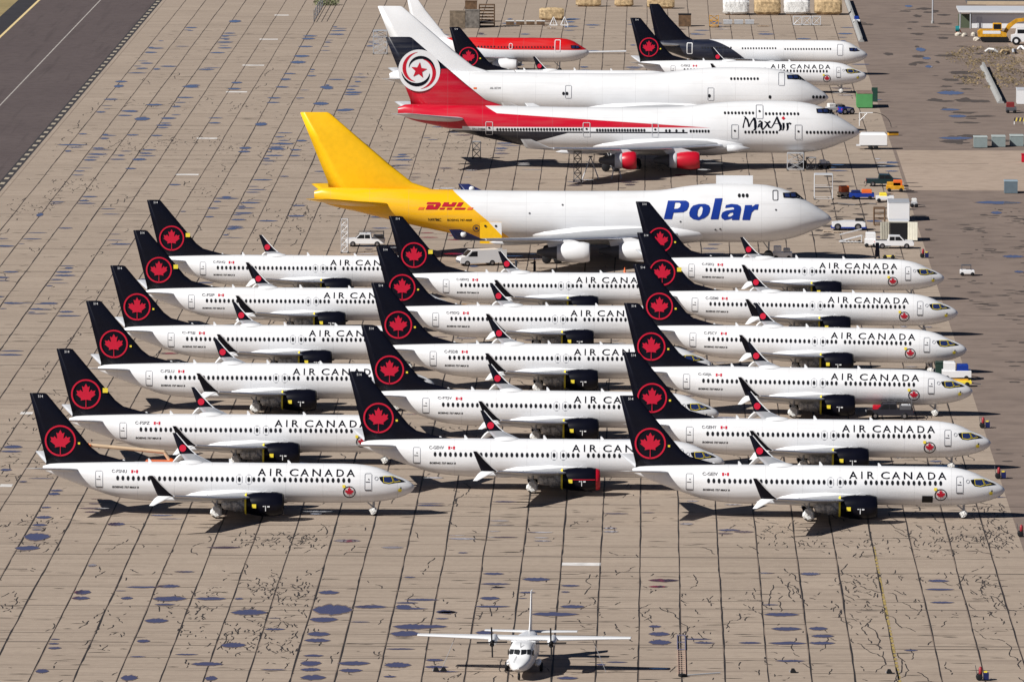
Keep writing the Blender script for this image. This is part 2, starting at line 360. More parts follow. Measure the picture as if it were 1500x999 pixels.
    rr = lay('ring', ring(3.19, 7.42, 1.6, .17, 48), fy(.02), AIRRED, fin, ox=ox); lay('leaf', leaf(3.19, 7.42, 1.13, 1.37), fy(.02), AIRRED, fin, ox=ox)
    lay('fin_number', glyphs('514', box=(.9, 1.4, 11.85, 12.1)), fy(.02), WHITE, fin, ox=ox)
    # tailplanes
    for s in (-1, 1):
        sp = plane_wing([(.3, 5.9, 2.2, 4.45, .42), (.9, 5.15, 2.05, 4.5, .4), (4, 3.35, 1.0, 4.95, .26), (7.0, 1.55, .05, 5.38, .12), (7.17, 1.2, .1, 5.42, .05)], s).build('tailplane', LGREY if s > 0 else LGREY, t, ox)
    # wings
    for s in (-1, 1):
        wg = plane_wing([(1.0, 26.0, 18.0, 2.05, 1.0), (1.9, 25.3, 17.9, 2.1, .9), (5.0, 23.3, 17.5, 2.35, .62), (10, 20.15, 16.2, 2.95, .4), (17.0, 15.9, 14.4, 4.0, .16)], s).build('wing', WING, t, ox)
        up = [(17.0, 4.0, 15.95, 14.35, .14), (17.15, 4.35, 15.5, 14.2, .12), (17.4, 5.1, 14.75, 13.9, .1), (17.75, 6.15, 13.85, 13.5, .06)]
        lo = [(17.0, 4.0, 15.8, 14.3, .14), (17.2, 3.75, 15.3, 14.0, .12), (17.6, 3.08, 13.95, 13.5, .05)]
        for nm, q, m in (('winglet', up, NAVY), ('lower_winglet', lo, WHITE)):
            rings = [section(xte, xle, th, lambda X, tt, l=l, z=z: (X, s*(l+tt), z)) for l, z, xle, xte, th in q]
            w_ = MB().loft(rings).build(nm, m, wg); w_.location.x = -ox
            if nm == 'winglet':
                e = MB().prism([(15.97, 4.0), (15.52, 4.35), (14.77, 5.1), (13.87, 6.15), (13.95, 6.15), (14.9, 5.1), (15.64, 4.35), (16.1, 4.0)], -.04, .04)
                e.v = [(a, s*(17.0+(c-4.0)*.345)+b, c) for a, b, c in e.v]; e = e.build('winglet_edge', WHITE, w_)
                d = MB(); n = 20; vs = [(14.62+.36*math.cos(2*PI*i/n), s*(17.0+(4.62+.36*math.sin(2*PI*i/n)-4)*.345-.1), 4.62+.36*math.sin(2*PI*i/n)) for i in range(n)]; d.add(vs, [tuple(range(n))]); d.build('winglet_badge', AIRRED, w_)
        le = MB()
        for (l0, x0_, z0_), (l1, x1_, z1_) in zip([(1.9, 25.34, 2.1), (5, 23.34, 2.35), (10, 20.19, 2.95)], [(5, 23.34, 2.35), (10, 20.19, 2.95), (17, 15.94, 4.0)]): le.cyl((x0_-.05, s*l0, z0_), (x1_-.05, s*l1, z1_), .1, .08, 8)
        le = le.build('leading_edge', LEMETAL, wg); le.location.x = -ox
        for l, xt, z in ((6.4, 17.3, 2.35), (9.6, 16.2, 2.7), (12.6, 15.4, 3.15)):
            q = MB().lathe([(-1.5, 0), (-.9, .16), (.3, .24), (1.6, .2), (2.4, 0)], (xt, s*l, z), n=10).build('flap_fairing', LGREY, wg); q.location.x = -ox
        en = engine(t, 22.5, 26.35, s*4.95, 1.72, 1.27, NAVY, ox, cone=FOIL, conelen=1.6, pyl=(21, 23.6, 2.6), cover=None, fanm=NAVY)
        q = MB().lathe([(-.02, .98), (.1, 1.1), (.18, 1.12)], (22.42, s*4.95, 1.72), n=28).build('tape_band', YEL, en); q.location.x = -ox
        if s < 0:
            q = MB().box(23.2, 23.62, -6.26, -6.22, 1.45, 1.85).build('warning_tag', YEL, en); q.location.x = -ox
            q = MB().box(24.55, 24.62, -6.25, -6.22, 1.15, 1.7).box(24.75, 25.0, -6.25, -6.22, 1.55, 1.68).box(24.3, 24.48, -6.25, -6.22, 1.6, 1.68).build('stencil', WHITE, en); q.location.x = -ox
        cr = crumple(t, (20.0, s*4.7, 1.6), (22.4, s*4.95, 1.7), .45, .95, FOIL, ox, 'foil_wrap', 3)
        gear(t, 19.4, (s*3.3, s*2.45), 2.3, .56, .38, ox, WRAP)
    gear(t, 35.3, (-.22, .22), 1.7, .36, .22, ox, WRAP, name='nose_gear')
    MB().lathe([(-7.2, .02), (-6, .5), (-3.5, .85), (0, 1), (3.5, .85), (6, .5), (7, .02)], (0, 0, 0), n=28).xf(Matrix.Translation((21.2, 0, 2.1)) @ Matrix.Diagonal((1, 2.35, 1.05, 1))).build('wing_fairing', WHITE, t, ox)
    return t, B, ox

# ---------------------------------------------------------------- generic airliner of the far rows
def jumbo(name, label, group, fus_mat, fin_mat, eng_mat, winglet_mat, tp_mat=LGREY, deck='long', eng='full'):
    ox = 36.; t = thing(name, label, 'airliner', group=group)
    if deck == 'long': top = [(36, 9.05), (41, 9.1), (45, 9.3), (49, 9.75), (53, 10.05), (57, 10.12), (61, 10.02)]
    else: top = [(36, 9.05), (44, 9.1), (47.6, 9.2), (51.6, 9.8), (55, 10.1), (58.5, 10.12), (61.5, 10.0)]
    st = [(1.9, .3, 7.9, 8.4, 8.9), (2.6, .55, 7.6, 8.4, 9.3), (4.1, 1.0, 7.0, 8.15, 9.42), (8, 1.7, 6.1, 7.7, 9.35), (12.1, 2.35, 5.1, 7.2, 9.28), (19, 3.0, 3.6, 6.3, 9.2), (24.2, 3.22, 2.6, 5.8, 9.1), (29, 3.25, 2.4, 5.65, 9.05)]
    st += [(x, 3.25, 2.35, 5.6, z) for x, z in top]
    st += [(63.5, 3.1, 2.55, 5.6, 9.65), (65.2, 2.85, 2.85, 5.6, 9.1), (66.4, 2.55, 3.2, 5.55, 8.4), (68, 1.95, 3.85, 5.5, 7.5), (69.4, 1.2, 4.45, 5.45, 6.6), (70.3, .55, 4.95, 5.42, 5.95), (70.67, .05, 5.35, 5.4, 5.46)]
    B = Body(st); f = B.mesh(48, 1.0).build('fuselage', fus_mat, t, ox)
    fs = [(9.0, 18, 3.8, .3), (9.35, 17.2, 3.8, .5), (10.1, 14.9, 3.7, .9), (12.5, 11.9, 2.75, .95), (16, 7.8, 1.35, .6), (19.3, 3.95, .03, .3), (19.42, 3.6, .15, .15)]
    fin = plane_fin(fs).build('tail_fin', fin_mat, t, ox)
    for s in (-1, 1):
        plane_wing([(.8, 13.2, 4.6, 7.2, .9), (2, 12.0, 4.3, 7.35, .8), (6, 8.4, 3.0, 8.0, .5), (10.9, 4.2, 1.1, 8.85, .22), (11.1, 3.6, 1.3, 8.9, .1)], s).build('tailplane', tp_mat, t, ox)
        wg = plane_wing([(1.5, 52, 34.5, 3.6, 1.9), (3.3, 50.2, 34.8, 3.7, 1.6), (12, 42.5, 31, 4.0, 1.0), (21, 34.8, 26, 4.6, .65), (31.4, 25.2, 21.3, 5.6, .3)], s).build('wing', WING, t, ox)
        rings = [section(xte, xle, th, lambda X, tt, l=l, z=z: (X, s*(l+tt), z)) for l, z, xle, xte, th in [(31.4, 5.6, 25.2, 21.3, .28), (31.6, 5.75, 24.6, 21.1, .22), (32.2, 7.0, 21.9, 20.4, .1)]]
        w_ = MB().loft(rings).build('winglet', winglet_mat, wg); w_.location.x = -ox
        le = MB()
        P = [(3.3, 50.3, 3.7), (12, 42.6, 4.0), (21, 34.9, 4.6), (31.4, 25.3, 5.6)]
        for a, b in zip(P, P[1:]): le.cyl((a[1]-.12, s*a[0], a[2]), (b[1]-.12, s*b[0], b[2]), .2, .14, 8)
        le = le.build('leading_edge', LEMETAL, wg); le.location.x = -ox
        for l, xt, z in ((6, 34.5, 3.4), (10, 32.2, 3.5), (15, 29.6, 3.75), (19, 27.6, 4.05)):
            q = MB().lathe([(-2.2, 0), (-1.2, .3), (.5, .42), (2.6, .3), (4, 0)], (xt, s*l, z), n=10).build('flap_fairing', LGREY, wg); q.location.x = -ox
        for (xa, xb, l, z, zt) in ((34.3, 38.6, 20.8, 2.95, 4.5), (42.4, 47.2, 11.7, 2.2, 3.9)):
            if eng == 'full':
                e = engine(t, xa, xb, s*l, z, 1.38, eng_mat, ox, cone=DGREY, conelen=2.6, pyl=(xa-1.4, xa+1.6, zt), fanm=DGREY)
            else:   # opened nacelle: short red cowl, bare core behind, missing intake
                e = engine(t, xa+.7, xb-(1.3 if l > 15 else .5), s*l, z, 1.35, eng_mat, ox, cone=METAL, conelen=1.6, pyl=(xa-1.4, xa+1.6, zt), fanm=METAL)
                q = MB().lathe([(-1.0, .7), (-.9, 1.12), (0, 1.2), (.15, 1.1)], (xa+.75, s*l, z), n=24).build('fan_duct', LGREY, e); q.location.x = -ox
                q = MB().lathe([(-3.4, 0), (-3.2, .42), (-1.4, .8), (-1.3, .95), (-.2, .95)], (xa+.8, s*l, z)).build('engine_core', DGREY, e); q.location.x = -ox
        gear(t, 33.6, (s*5.2, s*6.3), 3.6, .62, .45, ox, bogie=.75); gear(t, 36.8, (s*1.4, s*2.5), 2.6, .62, .45, ox, bogie=.75)
    gear(t, 62.3, (-.45, .45), 2.8, .62, .42, ox, name='nose_gear')
    MB().lathe([(-15, .02), (-12, .6), (-6, .92), (0, 1), (6, .95), (10, .7), (13, .02)], (0, 0, 0), n=28).xf(Matrix.Translation((43, 0, 3.6)) @ Matrix.Diagonal((1, 4.1, 1.75, 1))).build('wing_fairing', WHITE, t, ox)
    # flight deck windows
    mk = lay('cockpit_mask', fill([([(64.1, 9.05), (65.9, 9.0), (66.5, 8.5), (67.0, 8.05), (65.9, 8.35), (64.2, 8.45)], [])]), B.on(.03), GLASS, t, du=.3, dv=.1, ox=ox)
    for a in (64.35, 65.2): lay('cockpit_pane', fill([([(a, 8.92), (a+.62, 8.9), (a+.7, 8.5), (a+.05, 8.54)], [])]), B.on(.05), BGLASS, mk, du=.3, dv=.1, ox=ox)
    return t, B, ox, fin
def twinjet(name, label, L_, fus_mat, fin_mat, eng_mat, finh, wx):
    ox = L_/2; t = thing(name, label, 'airliner'); n = L_
    st = [(.9, .2, 4.7, 4.95, 5.25), (1.6, .45, 4.35, 4.9, 5.5), (4, 1.0, 3.5, 4.7, 5.72), (7, 1.55, 2.5, 4.3, 5.82), (10, 1.9, 1.85, 3.95, 5.88), (12, 1.97, 1.75, 3.82, 5.9), (n-6, 1.97, 1.75, 3.82, 5.9), (n-4.2, 1.93, 1.8, 3.8, 5.8),
          (n-3, 1.78, 1.92, 3.7, 5.5), (n-2, 1.5, 2.12, 3.6, 4.95), (n-1.2, 1.15, 2.4, 3.5, 4.45), (n-.6, .8, 2.72, 3.45, 4.08), (n-.2, .42, 3.05, 3.42, 3.78), (n, .05, 3.36, 3.4, 3.45)]
    B = Body(st); B.mesh(40, .8).build('fuselage', fus_mat, t, ox)
    h = finh
    fs = [(5.4, 8.2, 1.2, .3), (5.8, 7.6, 1.15, .4), (6.4, 6.5, 1.05, .4), (h-2, 3.2, .35, .28), (h-.1, 1.85, .02, .16), (h, 1.6, .1, .08)]
    fin = plane_fin(fs).build('tail_fin', fin_mat, t, ox)
    for s in (-1, 1):
        plane_wing([(.4, 5.9, 1.9, 4.85, .4), (6.1, 2.1, .6, 5.4, .12)], s).build('tailplane', LGREY, t, ox)
        plane_wing([(1.2, wx+7.2, wx, 2.3, .9), (6, wx+4.1, wx-.1, 2.75, .5), (16.6, wx-1.6, wx-3.1, 3.9, .15)], s).build('wing', WING, t, ox)
        engine(t, wx+3.2, wx+7.4, s*5.75, 1.55, 1.12, eng_mat, ox, cone=METAL, conelen=1.2, pyl=(wx+2, wx+4.4, 2.6))
        gear(t, wx+1.6, (s*3.4, s*4.2), 2.4, .55, .4, ox)
    gear(t, n-5.1, (-.25, .25), 1.9, .38, .25, ox, name='nose_gear')
    mk = lay('cockpit_mask', fill([([(n-3.1, 4.75), (n-2.2, 4.72), (n-1.6, 4.42), (n-1.25, 4.2), (n-2.2, 4.12), (n-3.0, 4.2)], [])]), B.on(.03), GLASS, t, du=.2, dv=.1, ox=ox)
    for a in (n-2.85, n-2.2): lay('cockpit_pane', fill([(rect(a, a+.45, 4.25, 4.62), [])]), B.on(.05), BGLASS, mk, du=.2, dv=.1, ox=ox)
    return t, B, ox, fin
WHITE_BARS = [(-71.03, -68.33, 712.93, 715.13), (-70.96, -67.63, 651.56, 653.76), (-71.05, -67.26, 590.61, 592.81), (-70.95, -67.42, 532.96, 535.16), (-70.91, -67.71, 442.66, 444.86), (-70.62, -67.18, 379.99, 382.19), (-71.04, -69.65, 81.31, 83.51), (-8.64, -4.75, -41.07, -38.87), (-68.33, -67.04, 17.16, 19.36)]
PUDDLES = [(-31.75, -72.41, 3.81, 6.92), (-27.94, -70.27, 3.18, 2.18), (-23.98, -70.12, 1.49, 2.98), (-31.76, -78.82, 2.66, 3.4), (-23.79, -83.19, 3.62, 3.36), (-20.17, -83.06, 1.39, 1.44), (-23.92, -87.72, 2.77, 3.61), (-31.59, -88.19, 2.14, 2.85), (-31.69, -92.28, 2.41, 2.35), (-31.36, -101.79, 1.83, 1.37), (-31.44, -106.37, 1.89, 3.17), (-28.07, -106.25, 2.9, 2.53), (-23.85, -107.19, 2.43, 3.16), (-31.27, -110.26, 1.81, 1.97), (-27.77, -110.59, 2.08, 2.24), (-31.07, -115.0, 2.27, 3.09), (-23.69, -114.2, 1.14, 1.06), (-31.65, -60.8, 2.0, 2.54), (-16.17, -47.2, 2.04, 1.58), (-16.11, -64.09, 1.85, 2.22), (-16.42, -69.64, 3.26, 1.19), (-20.07, -73.46, 1.9, 2.46), (-16.05, -86.75, 1.66, 2.38), (-26.68, -28.67, 2.23, 1.65), (-23.81, -49.92, 1.16, 0.84), (-19.0, -32.23, 1.04, 0.87), (-15.19, -56.58, 1.37, 0.82), (-20.03, -77.89, 1.26, 0.78), (-31.63, -23.85, 2.7, 2.23), (-62.79, -21.96, 2.63, 5.96), (-63.05, -30.46, 2.49, 3.34), (-62.64, -13.12, 1.5, 1.74), (-62.64, -6.94, 1.51, 1.77), (-55.08, -12.12, 1.85, 2.44), (-55.01, -61.53, 1.63, 3.09), (-54.95, -65.55, 1.73, 2.14), (-50.3, -65.38, 1.19, 1.84), (-47.33, -57.01, 2.19, 2.19), (-47.25, -65.57, 3.25, 3.37), (-43.25, -65.42, 3.03, 2.14), (-47.12, -80.23, 2.23, 2.95), (-47.06, -93.22, 1.25, 2.0), (-46.8, -69.54, 1.94, 1.21), (-39.33, -74.41, 3.43, 3.74), (-39.2, -95.5, 2.29, 3.12), (-41.26, -107.24, 2.87, 2.2), (-39.46, -65.43, 0.87, 1.22), (-54.88, -97.93, 1.25, 1.41), (-54.98, -112.0, 1.22, 2.44), (-47.08, -115.79, 1.52, 3.36), (-47.07, -103.0, 1.44, 0.83), (-43.03, -101.45, 2.07, 0.84), (-54.98, -42.73, 0.89, 1.94), (-43.99, -29.22, 3.4, 1.67), (-46.26, -46.94, 1.99, 1.12), (-39.57, -115.79, 1.12, 2.69), (10.79, -73.98, 3.3, 2.3), (11.37, -83.26, 2.79, 2.4), (14.86, -82.97, 1.75, 2.25), (15.0, -87.78, 2.08, 1.9), (11.01, -92.37, 3.45, 1.88), (14.69, -92.23, 2.41, 1.88), (8.25, -92.31, 2.07, 1.25), (11.43, -103.38, 2.72, 1.22), (14.69, -46.12, 1.95, 2.11), (26.96, -50.58, 2.06, 1.74), (26.53, -56.5, 2.77, 1.37), (26.72, -65.37, 2.26, 1.34), (-0.06, -51.26, 2.91, 2.09), (-0.05, -55.61, 1.81, 1.38), (-0.03, -87.06, 1.97, 2.54), (-0.03, -92.3, 2.07, 3.13), (-0.03, -82.23, 1.17, 1.61), (-0.01, -108.52, 1.8, 1.2), (23.3, -96.46, 1.26, 0.93), (4.11, -92.47, 1.95, 1.1), (8.52, -15.49, 2.02, 1.52), (-12.27, -50.96, 2.7, 2.51), (-8.5, -55.26, 1.81, 1.35), (-8.45, -59.55, 0.86, 0.89), (-15.96, -64.3, 1.72, 1.54), (-19.94, -73.56, 1.85, 1.62), (-11.13, -74.53, 4.47, 2.58), (-8.41, -69.53, 2.33, 2.18), (-22.9, -83.0, 4.12, 2.31), (-22.75, -87.73, 1.52, 2.6), (-15.18, -56.65, 1.26, 0.9), (-16.47, -69.83, 3.1, 1.09), (-19.98, -77.88, 1.23, 0.85), (-8.2, -114.45, 1.9, 1.74), (-3.87, -104.72, 1.93, 0.79), (-90.81, 554.61, 2.12, 3.88), (-90.38, 544.95, 1.72, 5.73), (-90.3, 517.59, 2.44, 2.76), (-82.71, 506.98, 2.79, 3.62), (-78.87, 544.61, 2.68, 3.82), (-78.53, 521.93, 2.82, 2.77), (-82.85, 479.31, 2.55, 6.95), (-78.74, 480.83, 2.56, 3.48), (-78.67, 467.39, 2.53, 3.41), (-82.22, 449.0, 1.96, 2.49), (-78.43, 448.36, 1.96, 2.49), (-78.81, 697.52, 2.33, 7.04), (-71.08, 553.25, 1.92, 3.86), (-71.0, 540.24, 2.29, 3.79), (-63.48, 660.93, 2.69, 3.35), (-63.41, 654.21, 2.47, 4.43), (-63.23, 635.48, 2.65, 3.24), (-63.07, 612.98, 2.81, 5.24), (-63.06, 598.86, 2.78, 6.17), (-63.12, 573.41, 2.15, 2.48), (-63.15, 561.01, 1.93, 3.91), (-63.18, 544.49, 2.29, 2.86), (-55.72, 544.42, 2.29, 5.72), (-55.49, 510.7, 2.61, 6.36), (-63.47, 521.8, 2.26, 2.77), (-63.23, 512.58, 2.24, 2.28), (-63.08, 470.35, 1.99, 6.85), (-63.45, 426.57, 1.93, 4.0), (-63.3, 420.16, 1.92, 3.17), (-78.64, 405.96, 2.24, 3.88), (-78.7, 390.53, 1.7, 2.27), (-62.92, 343.27, 3.6, 2.1), (-63.1, 328.28, 1.78, 2.05), (-62.73, 315.37, 1.28, 2.01), (-91.8, 430.8, 4.75, 2.42), (-55.26, 440.02, 1.77, 3.27), (-55.44, 423.76, 1.75, 2.39), (-55.18, 413.83, 1.73, 2.35), (-70.7, 364.43, 1.83, 2.18), (-86.58, 317.26, 0.96, 5.37), (-70.61, 472.12, 1.99, 2.58), (-71.12, 481.67, 2.37, 1.74), (-70.58, 51.17, 2.13, 2.66), (-70.59, 47.16, 2.37, 1.58), (-69.35, 31.3, 1.28, 2.04), (-62.81, 14.21, 1.42, 1.47), (-62.78, 11.51, 1.26, 2.19), (-62.76, 0.62, 1.09, 1.19), (-62.73, -7.19, 1.69, 1.87), (-62.6, -13.01, 1.53, 1.38), (-62.41, -16.7, 1.14, 0.91)]
TAXI_PUDDLES = [(47.09, 634.36, 1.82, 10.31), (47.61, 613.92, 1.54, 6.02), (47.51, 594.98, 1.39, 5.86), (47.63, 538.25, 4.62, 8.42), (47.07, 504.24, 3.2, 4.3), (47.93, 491.43, 3.06, 5.62), (48.44, 745.15, 1.54, 5.94), (44.89, 450.12, 5.47, 5.28), (46.47, 342.19, 6.69, 4.89), (48.15, 326.79, 1.65, 4.34), (47.23, 264.68, 2.94, 3.9), (35.38, 406.55, 2.09, 2.96), (34.97, 391.78, 2.07, 1.93), (47.93, 244.5, 1.35, 2.82)]
CRACK_SPOTS = [(-37.9, -25.6, 2.0, 4.0, 60), (-34.2, -25.5, 1.4, 4.0, 45), (-36.7, -59.7, 1.2, 5.6, 60), (-33.3, -62.0, 0.9, 8.3, 60), (-42.2, -78.3, 0.6, 9.8, 40), (-36.6, -89.1, 1.4, 11.2, 90), (-33.2, -95.4, 1.1, 7.6, 50), (-63.8, -13.7, 1.9, 6.3, 30), (-60.6, -72.2, 0.5, 4.5, 15), (-50.7, -85.2, 1.3, 8.7, 30), (-69.5, 72.8, 1.7, 9.5, 45), (34.9, -20.2, 1.9, 5.1, 110), (34.9, -1.9, 1.4, 7.5, 50), (29.4, -20.4, 1.7, 6.1, 25), (15.0, -21.0, 2.1, 5.1, 35), (21.0, -25.9, 2.7, 6.0, 40), (28.5, -25.6, 2.0, 7.1, 30), (20.2, -59.9, 1.3, 10.2, 60), (32.0, -59.5, 1.0, 18.5, 70), (36.9, -4.4, 0.7, 10.6, 40), (-72.3, 435.0, 3.2, 6.1, 60), (-79.3, 428.6, 2.6, 7.2, 50), (-65.7, 429.3, 1.7, 8.4, 30), (-50.2, 314.0, 2.7, 14.0, 90), (-87.1, 332.7, 2.1, 8.3, 40), (-84.0, 359.4, 2.0, 6.5, 30), (-94.0, 427.8, 2.1, 6.0, 20), (-68.3, 36.1, 1.5, 8.8, 25), (-60.6, -29.0, 1.4, 6.0, 25), (-34.7, 412.9, 3.1, 23.5, 30), (-56.0, 423.7, 2.6, 12.0, 40)]
# ---------------------------------------------------------------- ground
def sheet(name, pts, z, m, kind='structure'):
    me = bpy.data.meshes.new(name); me.from_pydata([(x, y, z) for x, y in pts], [], [tuple(range(len(pts)))]); me.materials.append(m)
    o = bpy.data.objects.new(name, me); COL.objects.link(o); o['kind'] = kind
    if me.polygons[0].normal.z < 0: me.flip_normals()
    return o
JX = 6.83; JS = 3.87
def concrete_mat():
    m = bpy.data.materials.new('apron_concrete'); m.use_nodes = True; k = NT(m)
    br = k.n('ShaderNodeTexBrick'); mp = k.n('ShaderNodeMapping'); k.t.links.new(k.co()[0], mp.inputs[0]); mp.inputs['Rotation'].default_value = (0, 0, 0); mp.inputs['Location'].default_value = (-JX+JS*40, 900, 0)
    k.t.links.new(mp.outputs[0], br.inputs['Vector']); br.offset = 0; br.squash = 1
    br.inputs['Scale'].default_value = 1; br.inputs['Brick Width'].default_value = JS; br.inputs['Row Height'].default_value = 7.6; br.inputs['Mortar Size'].default_value = .09; br.inputs['Mortar Smooth'].default_value = .3
    br.inputs['Color1'].default_value = (.375, .303, .240, 1); br.inputs['Color2'].default_value = (.42, .342, .272, 1); br.inputs['Mortar'].default_value = (.2, .15, .12, 1); br.inputs['Bias'].default_value = -.2
    big = k.ramp(k.noise(.035, 4), .3, .72); col = k.mix(k.m('MULTIPLY', big, .5), br.outputs['Color'], (.345, .279, .222))
    fine = k.ramp(k.noise(1.0, 5, k.scaled((1.3, .9, 1))), .42, .8); col = k.mix(k.m('MULTIPLY', fine, .35), col, (.235, .185, .15))
    # fine transverse finishing marks and rubber streaks across the slabs
    st = k.ramp(k.noise(1.0, 3, k.scaled((.05, .55, 1)), .6), .52, .72); col = k.mix(k.m('MULTIPLY', st, .38), col, (.2, .155, .125))
    st2 = k.ramp(k.noise(1.0, 2, k.scaled((.09, 1.3, 1)), .6), .54, .68); col = k.mix(k.m('MULTIPLY', st2, .34), col, (.18, .14, .115))
    k.t.links.new(col, k.b.inputs['Base Color']); k.b.inputs['Roughness'].default_value = .9; k.b.inputs['Specular IOR Level'].default_value = .15
    return m
def ground_mat(name, a, b, c, s1=.03, s2=.3, st=(.08, .6, 1), rough=.9, sm=.5):
    m = bpy.data.materials.new(name); m.use_nodes = True; k = NT(m)
    col = k.mix(k.ramp(k.noise(s1, 5), .35, .7), a, b); col = k.mix(k.m('MULTIPLY', k.ramp(k.noise(s2, 5), .45, .75), .5), col, c)
    col = k.mix(k.m('MULTIPLY', k.ramp(k.noise(1.0, 3, k.scaled(st)), .55, .72), sm), col, c)
    k.t.links.new(col, k.b.inputs['Base Color']); k.b.inputs['Roughness'].default_value = rough; k.b.inputs['Specular IOR Level'].default_value = .15; return m
sheet('ground', [(-1500, -900), (1500, -900), (1500, 3000), (-1500, 3000)], 0, ground_mat('dry_dirt', (.32, .25, .18), (.25, .19, .13), (.16, .12, .085), .05, .4))
XL, XR = -94.45, 37.2
sheet('concrete_apron', [(XL, -300), (XR, -300), (XR, 1100), (XL, 1100)], .006, concrete_mat())
RW = ground_mat('runway_asphalt', (.105, .083, .081), (.125, .10, .096), (.066, .053, .052), .02, .5, (.6, .02, 1), sm=.5)
sheet('runway', [(-117.9, -300), (XL-1.3, -300), (XL-1.3, 1100), (-117.9, 1100)], .006, RW)
sheet('runway_edge_strip', [(XL-1.3, -300), (XL, -300), (XL, 1100), (XL-1.3, 1100)], .006, mat('edge_black', (.035, .03, .032), .9))
sheet('runway_shoulder', [(-122.2, -300), (-118.5, -300), (-118.5, 1100), (-122.2, 1100)], .006, mat('shoulder_asphalt', (.03, .026, .03), .9, var=.2, nscale=.3))
sheet('grass_verge', [(-400, -300), (-122.2, -300), (-122.2, 1100), (-400, 1100)], .006, ground_mat('dry_grass', (.36, .28, .14), (.28, .22, .11), (.16, .14, .07), .1, .8))
TX = ground_mat('taxiway_asphalt', (.24, .188, .158), (.205, .16, .135), (.12, .092, .08), .02, .25, (.06, .5, 1), sm=.4)
sheet('taxiway', [(XR, -300), (XR+27, -300), (XR+27, 1100), (XR, 1100)], .006, TX)
sheet('gravel_yard', [(XR+27, -300), (XR+120, -300), (XR+120, 1100), (XR+27, 1100)], .006, ground_mat('gravel', (.36, .28, .22), (.29, .22, .175), (.17, .13, .1), .04, .5))
sheet('taxiway_crossing', [(XR+.5, 361), (XR+119, 361), (XR+119, 428), (XR+.5, 428)], .012, ground_mat('pale_concrete', (.38, .298, .235), (.42, .33, .265), (.25, .19, .15), .03, .4))
PAINT = mat('line_white', (.78, .75, .72), .8, var=.15, nscale=.8); PY = mat('line_yellow', (.45, .33, .10), .8, var=.25, nscale=.8)
def quads(name, Q, z, m, kind='structure'):
    V = []; F = []
    for i, q in enumerate(Q): F.append(tuple(range(len(V), len(V)+len(q)))); V += [(x, y, z+(i % 12)*.0004) for x, y in q]
    me = bpy.data.meshes.new(name); me.from_pydata(V, [], F); me.materials.append(m)
    bm = bmesh.new(); bm.from_mesh(me)
    for f in bm.faces:
        if f.normal.z < 0: f.normal_flip()
    bm.to_mesh(me); bm.free()
    o = bpy.data.objects.new(name, me); COL.objects.link(o); o['kind'] = kind; return o
def rq(x0, x1, y0, y1): return [(x0, y0), (x1, y0), (x1, y1), (x0, y1)]
quads('runway_marking', [rq(-106.5, -106.27, -300, 1100)], .012, mat('worn_line', (.5, .46, .42), .8, var=.2, nscale=.5))
quads('runway_edge_line', [rq(-118.4, -117.95, -300, 1100)], .012, mat('edge_line', (.8, .62, .3), .8))
quads('edge_marking', [rq(XL-1.0, XL-.35, y, y+3.2) for y in range(-300, 900, 8)], .012, mat('edge_pale', (.42, .36, .27), .9))
quads('slab_marking', [rq(*q) for q in WHITE_BARS], .012, PAINT)
random.seed(5)
quads('guide_line', [rq(22.25, 22.5, -140+i*2.2, -140+i*2.2+random.uniform(1.2, 2.1)) for i in range(52)], .018, PY)
JM = mat('joint_sealant', (.018, .014, .014), .8, var=.1); CM = mat('crack_sealant', (.025, .02, .02), .8)
random.seed(11); Q = []; bands = [(-45.5, -35), (28, 33), (120, 126), (300, 308), (470, 478)]
def smooth_band(y): return any(a < y < b for a, b in bands)
for k in range(-26, 9):
    X = JX+JS*k
    if X < XL+1 or X > XR+.2: continue
    y = -150; dx = 0; wp = .09; base = random.uniform(.8, 1.25)
    while y < 1000:
        L = random.uniform(2, 4.5); dn = max(-.07, min(.07, dx+random.uniform(-.05, .05)))
        wn = (random.choice((.045, .07, .09, .10, .12)))*base*(.45 if smooth_band(y) else .68)*(1-max(0, y)/2200)
        Q.append([(X+dx-wp, y), (X+dx+wp, y), (X+dn+wn, y+L), (X+dn-wn, y+L)]); y += L; dx = dn; wp = wn
quads('joint_seal', Q, .018, JM)
Q = []; random.seed(12)
for y in [-70.6, -45.6, -34.8, -94, 5, 66, 130, 190, 252, 318, 405]:
    x = XL+1
    while x < XR:
        L = random.uniform(3, 22)
        if random.random() < .62: Q.append([(x, y), (x+L, y+random.uniform(-.1, .1)), (x+L, y+.22), (x, y+.2)])
        x += L
quads('cross_joint_seal', Q, .021, mat('cross_seal', (.09, .07, .06), .9))
random.seed(14); Q = []
for j in range(-16, 95):
    y = j*7.6+3.1; k = -26
    while k < 9:
        n = random.randint(1, 5); x0, x1 = JX+JS*k, JX+JS*(k+n)
        if x0 > XL+1 and x1 < XR and random.random() < .6 and not smooth_band(y): th = random.uniform(.05, .16); Q.append([(x0, y), (x1, y+random.uniform(-.06, .06)), (x1, y+th), (x0, y+th)])
        k += n
for i in range(3000):   # short worn streaks and spalls along the slab grain
    x, y = random.uniform(XL+2, XR-3), -125+random.random()**1.1*800
    if smooth_band(y): continue
    L = random.uniform(.3, 2.6); th = random.uniform(.06, .3); Q.append([(x, y), (x+L*.5, y-th*.4), (x+L, y+random.uniform(-.1, .1)), (x+L*.45, y+th)])
quads('slab_wear', Q, .0215, mat('worn_joint', (.10, .078, .06), .9, var=.3))
